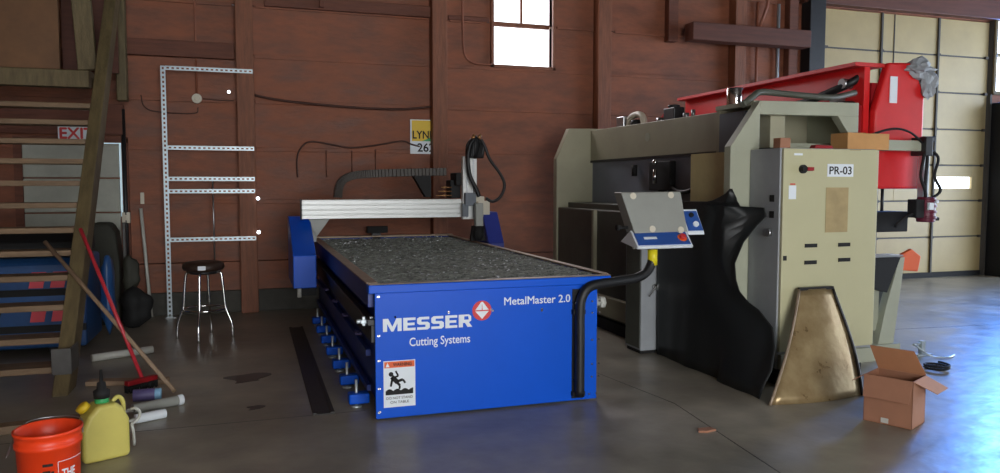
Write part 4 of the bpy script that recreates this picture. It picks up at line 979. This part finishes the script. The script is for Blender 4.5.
# blue vehicle-like body behind the stairs
def bluebody():
    t = thing('blue_machine_body', 'low blue machine body with coral stripes and black cover standing behind the stairs', 'machine', (-2.2,7.9,0))
    MB().prism([(7.55,.06),(8.3,.06),(8.3,.86),(7.62,.86),(7.55,.80)],'x',-3.2,-1.42).build('body_shell', M['blue_body'], t, bevel=.03)
    MB().prism([(7.60,.87),(8.35,.87),(8.3,1.08),(7.85,1.10),(7.62,1.0)],'x',-3.25,-1.46).build('black_cover', M['matte_black'], t, bevel=.04)
    for z in (.56,.24): MB().box(-3.2,-1.42,7.53,7.56,z-.03,z+.03).build('black_band', M['matte_black'], t)
    for x in (-1.83,-1.665):
        for z0,z1 in ((.30,.50),(.60,.78)):
            y_ = 7.537
            MB().hexa([(x-.03,y_,z0),(x+.08,y_,z0),(x+.08,y_+.02,z0),(x-.03,y_+.02,z0),(x+.0,y_,z1-.04),(x+.11,y_,z1-.04),(x+.11,y_+.02,z1-.04),(x,y_+.02,z1-.04)]).build('stripe', M['pink_red'], t)
    MB().prism([(-2.5,.26),(-2.12,.26),(-2.06,.44),(-2.46,.44)],'y',7.53,7.56).build('window_frame', M['matte_black'], t)
    MB().prism([(-2.47,.29),(-2.15,.29),(-2.10,.41),(-2.44,.41)],'y',7.52,7.53).build('window_insert', M['grey_plastic'], t)
    for x in (-3.0,-1.7): MB().box(x-.06,x+.06,7.7,8.1,0,.06).build('foot', M['matte_black'], t)
bluebody()
t = thing('trash_bag', 'crumpled black sack slumped low against the wall right of the stairs', 'bag', (-1.17,8.8,0))
o = MB(); blob(o,(-1.17,8.8,.22),.19,11,(.8,.8,1.1)); o.build('bag', M['matte_black'], t)
o = MB(); blob(o,(-1.22,8.84,.56),.12,12,(.7,.7,1.6)); o.build('bag_neck', M['olive'], t)
o = MB().prism([(-1.68,0),(-1.36,0),(-1.34,.6),(-1.38,1.0),(-1.44,1.1),(-1.62,1.1),(-1.70,.95)],'y',8.95,9.3).build('covered_equipment', M['olive'], origin='base', bevel=.04)
tag(o, 'upright dark olive covered object standing below the pale door', 'cover')
o = MB().box(-1.325,-1.295,9.05,9.1,0,1.1).box(-1.35,-1.27,9.02,9.13,0,.015).build('steel_post_stub', M['channel'], origin='base', bevel=.006)
tag(o, 'short grey steel post standing between the covered object and the black sack', 'post')
o = MB(); blob(o,(-1.31,8.0,.45),.14,21,(.5,.8,2.6)); o = o.build('blue_tarp_roll', M['blue_body'], origin='base')
tag(o, 'upright crumpled blue bundle right behind the stair side', 'bundle')
# floor marks
for k,(x,y,r) in enumerate([(-.05,6.15,.14),(.0,5.3,.05)]):
    m = MB(); n = 28; rnd = random.Random(k+3)
    pts = [(x+r*(1+.3*math.sin(3*a+k)+.15*math.sin(5*a))*math.cos(a), y+1.2*r*(1+.3*math.sin(2*a+1))*math.sin(a)) for a in [2*PI*i/n for i in range(n)]]
    m.prism(pts,'z',.0,.002); o = m.build('oil_puddle', M['stain'], origin='base')
    tag(o, ['dark oil puddle on the floor in front of the stool','small dark oil spot nearer the front corner of the blue table'][k], 'stain')
for k,(p,s) in enumerate([((2.62,3.92),.06)]):
    m = MB().prism([(p[0]-s,p[1]-.01),(p[0]-.2*s,p[1]-.03),(p[0]+s,p[1]-.015),(p[0]+.8*s,p[1]+.03),(p[0]-.6*s,p[1]+.035)],'z',0,.012)
    tag(m.build('rag_scrap', M['card'], origin='base'), 'small pinkish scrap lying on the floor before the black sheet', 'scrap')
cr = MB()
def crack(pts, w=.006):
    for a,b in zip(pts, pts[1:]): cr.bar((a[0],a[1],.0003),(b[0],b[1],.0003),w,.0012)
crack([(3.73,7.87),(2.9,5.6),(3.0,4.0),(2.78,3.1),(2.6,1.5)] and [(2.45,6.6),(2.62,5.4),(2.75,4.5),(2.6,3.2),(2.5,1.5)])
crack([(-3.5,5.1),(-.8,5.05),(.5,4.75),(1.5,4.4),(4.0,3.0),(14,3.0)] and [(-3.5,4.98),(14,4.98)] and [(-3.5,5.0),(.7,5.0)])
crack([(5.8,6.2),(14,5.4)],.01)
struct(cr.build('trim_40', M['stain']))

# ------------------------------------------------------------------ camera
cam = bpy.data.cameras.new('camera'); co = bpy.data.objects.new('camera', cam); COL.objects.link(co); S.camera = co
F = 757.0
pit = math.atan(51/F); yaw = math.atan(250/math.hypot(F,51))
cam.sensor_fit = 'HORIZONTAL'; cam.sensor_width = 36; cam.lens = 36*F/1000
co.location = (0,0,1.5); co.rotation_euler = (PI/2-pit, 0, -yaw)
cam.clip_end = 200

# ------------------------------------------------------------------ light
wd = bpy.data.worlds.new('sky'); S.world = wd; wd.use_nodes = True
nt = wd.node_tree; bg = nt.nodes['Background']
bg.inputs['Color'].default_value = (.86,.93,1,1); bg.inputs['Strength'].default_value = 5.0
def area(name, loc, rot, sx, sy, power, color, spread=180):
    l = bpy.data.lights.new(name,'AREA'); l.shape = 'RECTANGLE'; l.size = sx; l.size_y = sy; l.energy = power; l.color = color; l.spread = math.radians(spread)
    o = bpy.data.objects.new(name,l); COL.objects.link(o); o.location = loc; o.rotation_euler = rot; return o
area('daylight_right_bay', (14.1,5.2,2.1), (0,PI/2,0), 4.0, 6.0, 250, (.42,.64,1))
area('daylight_front_bay', (1.4,-5.1,2.0), (PI/2,0,0), 5.0, 3.8, 370, (1,.97,.92))
area('daylight_window', (3.44,WY-.08,3.6), (-PI/2,0,0), .8, 1.2, 40, (1,.93,.95))
area('daylight_high_window', (12.85,WY-.06,3.8), (-PI/2,0,0), 2.0, 1.4, 1300, (.09,.31,1))

vs = S.view_settings
vs.view_transform = 'Standard'; vs.look = 'None'; vs.gamma = 1; vs.use_curve_mapping = False; vs.exposure = 0.0
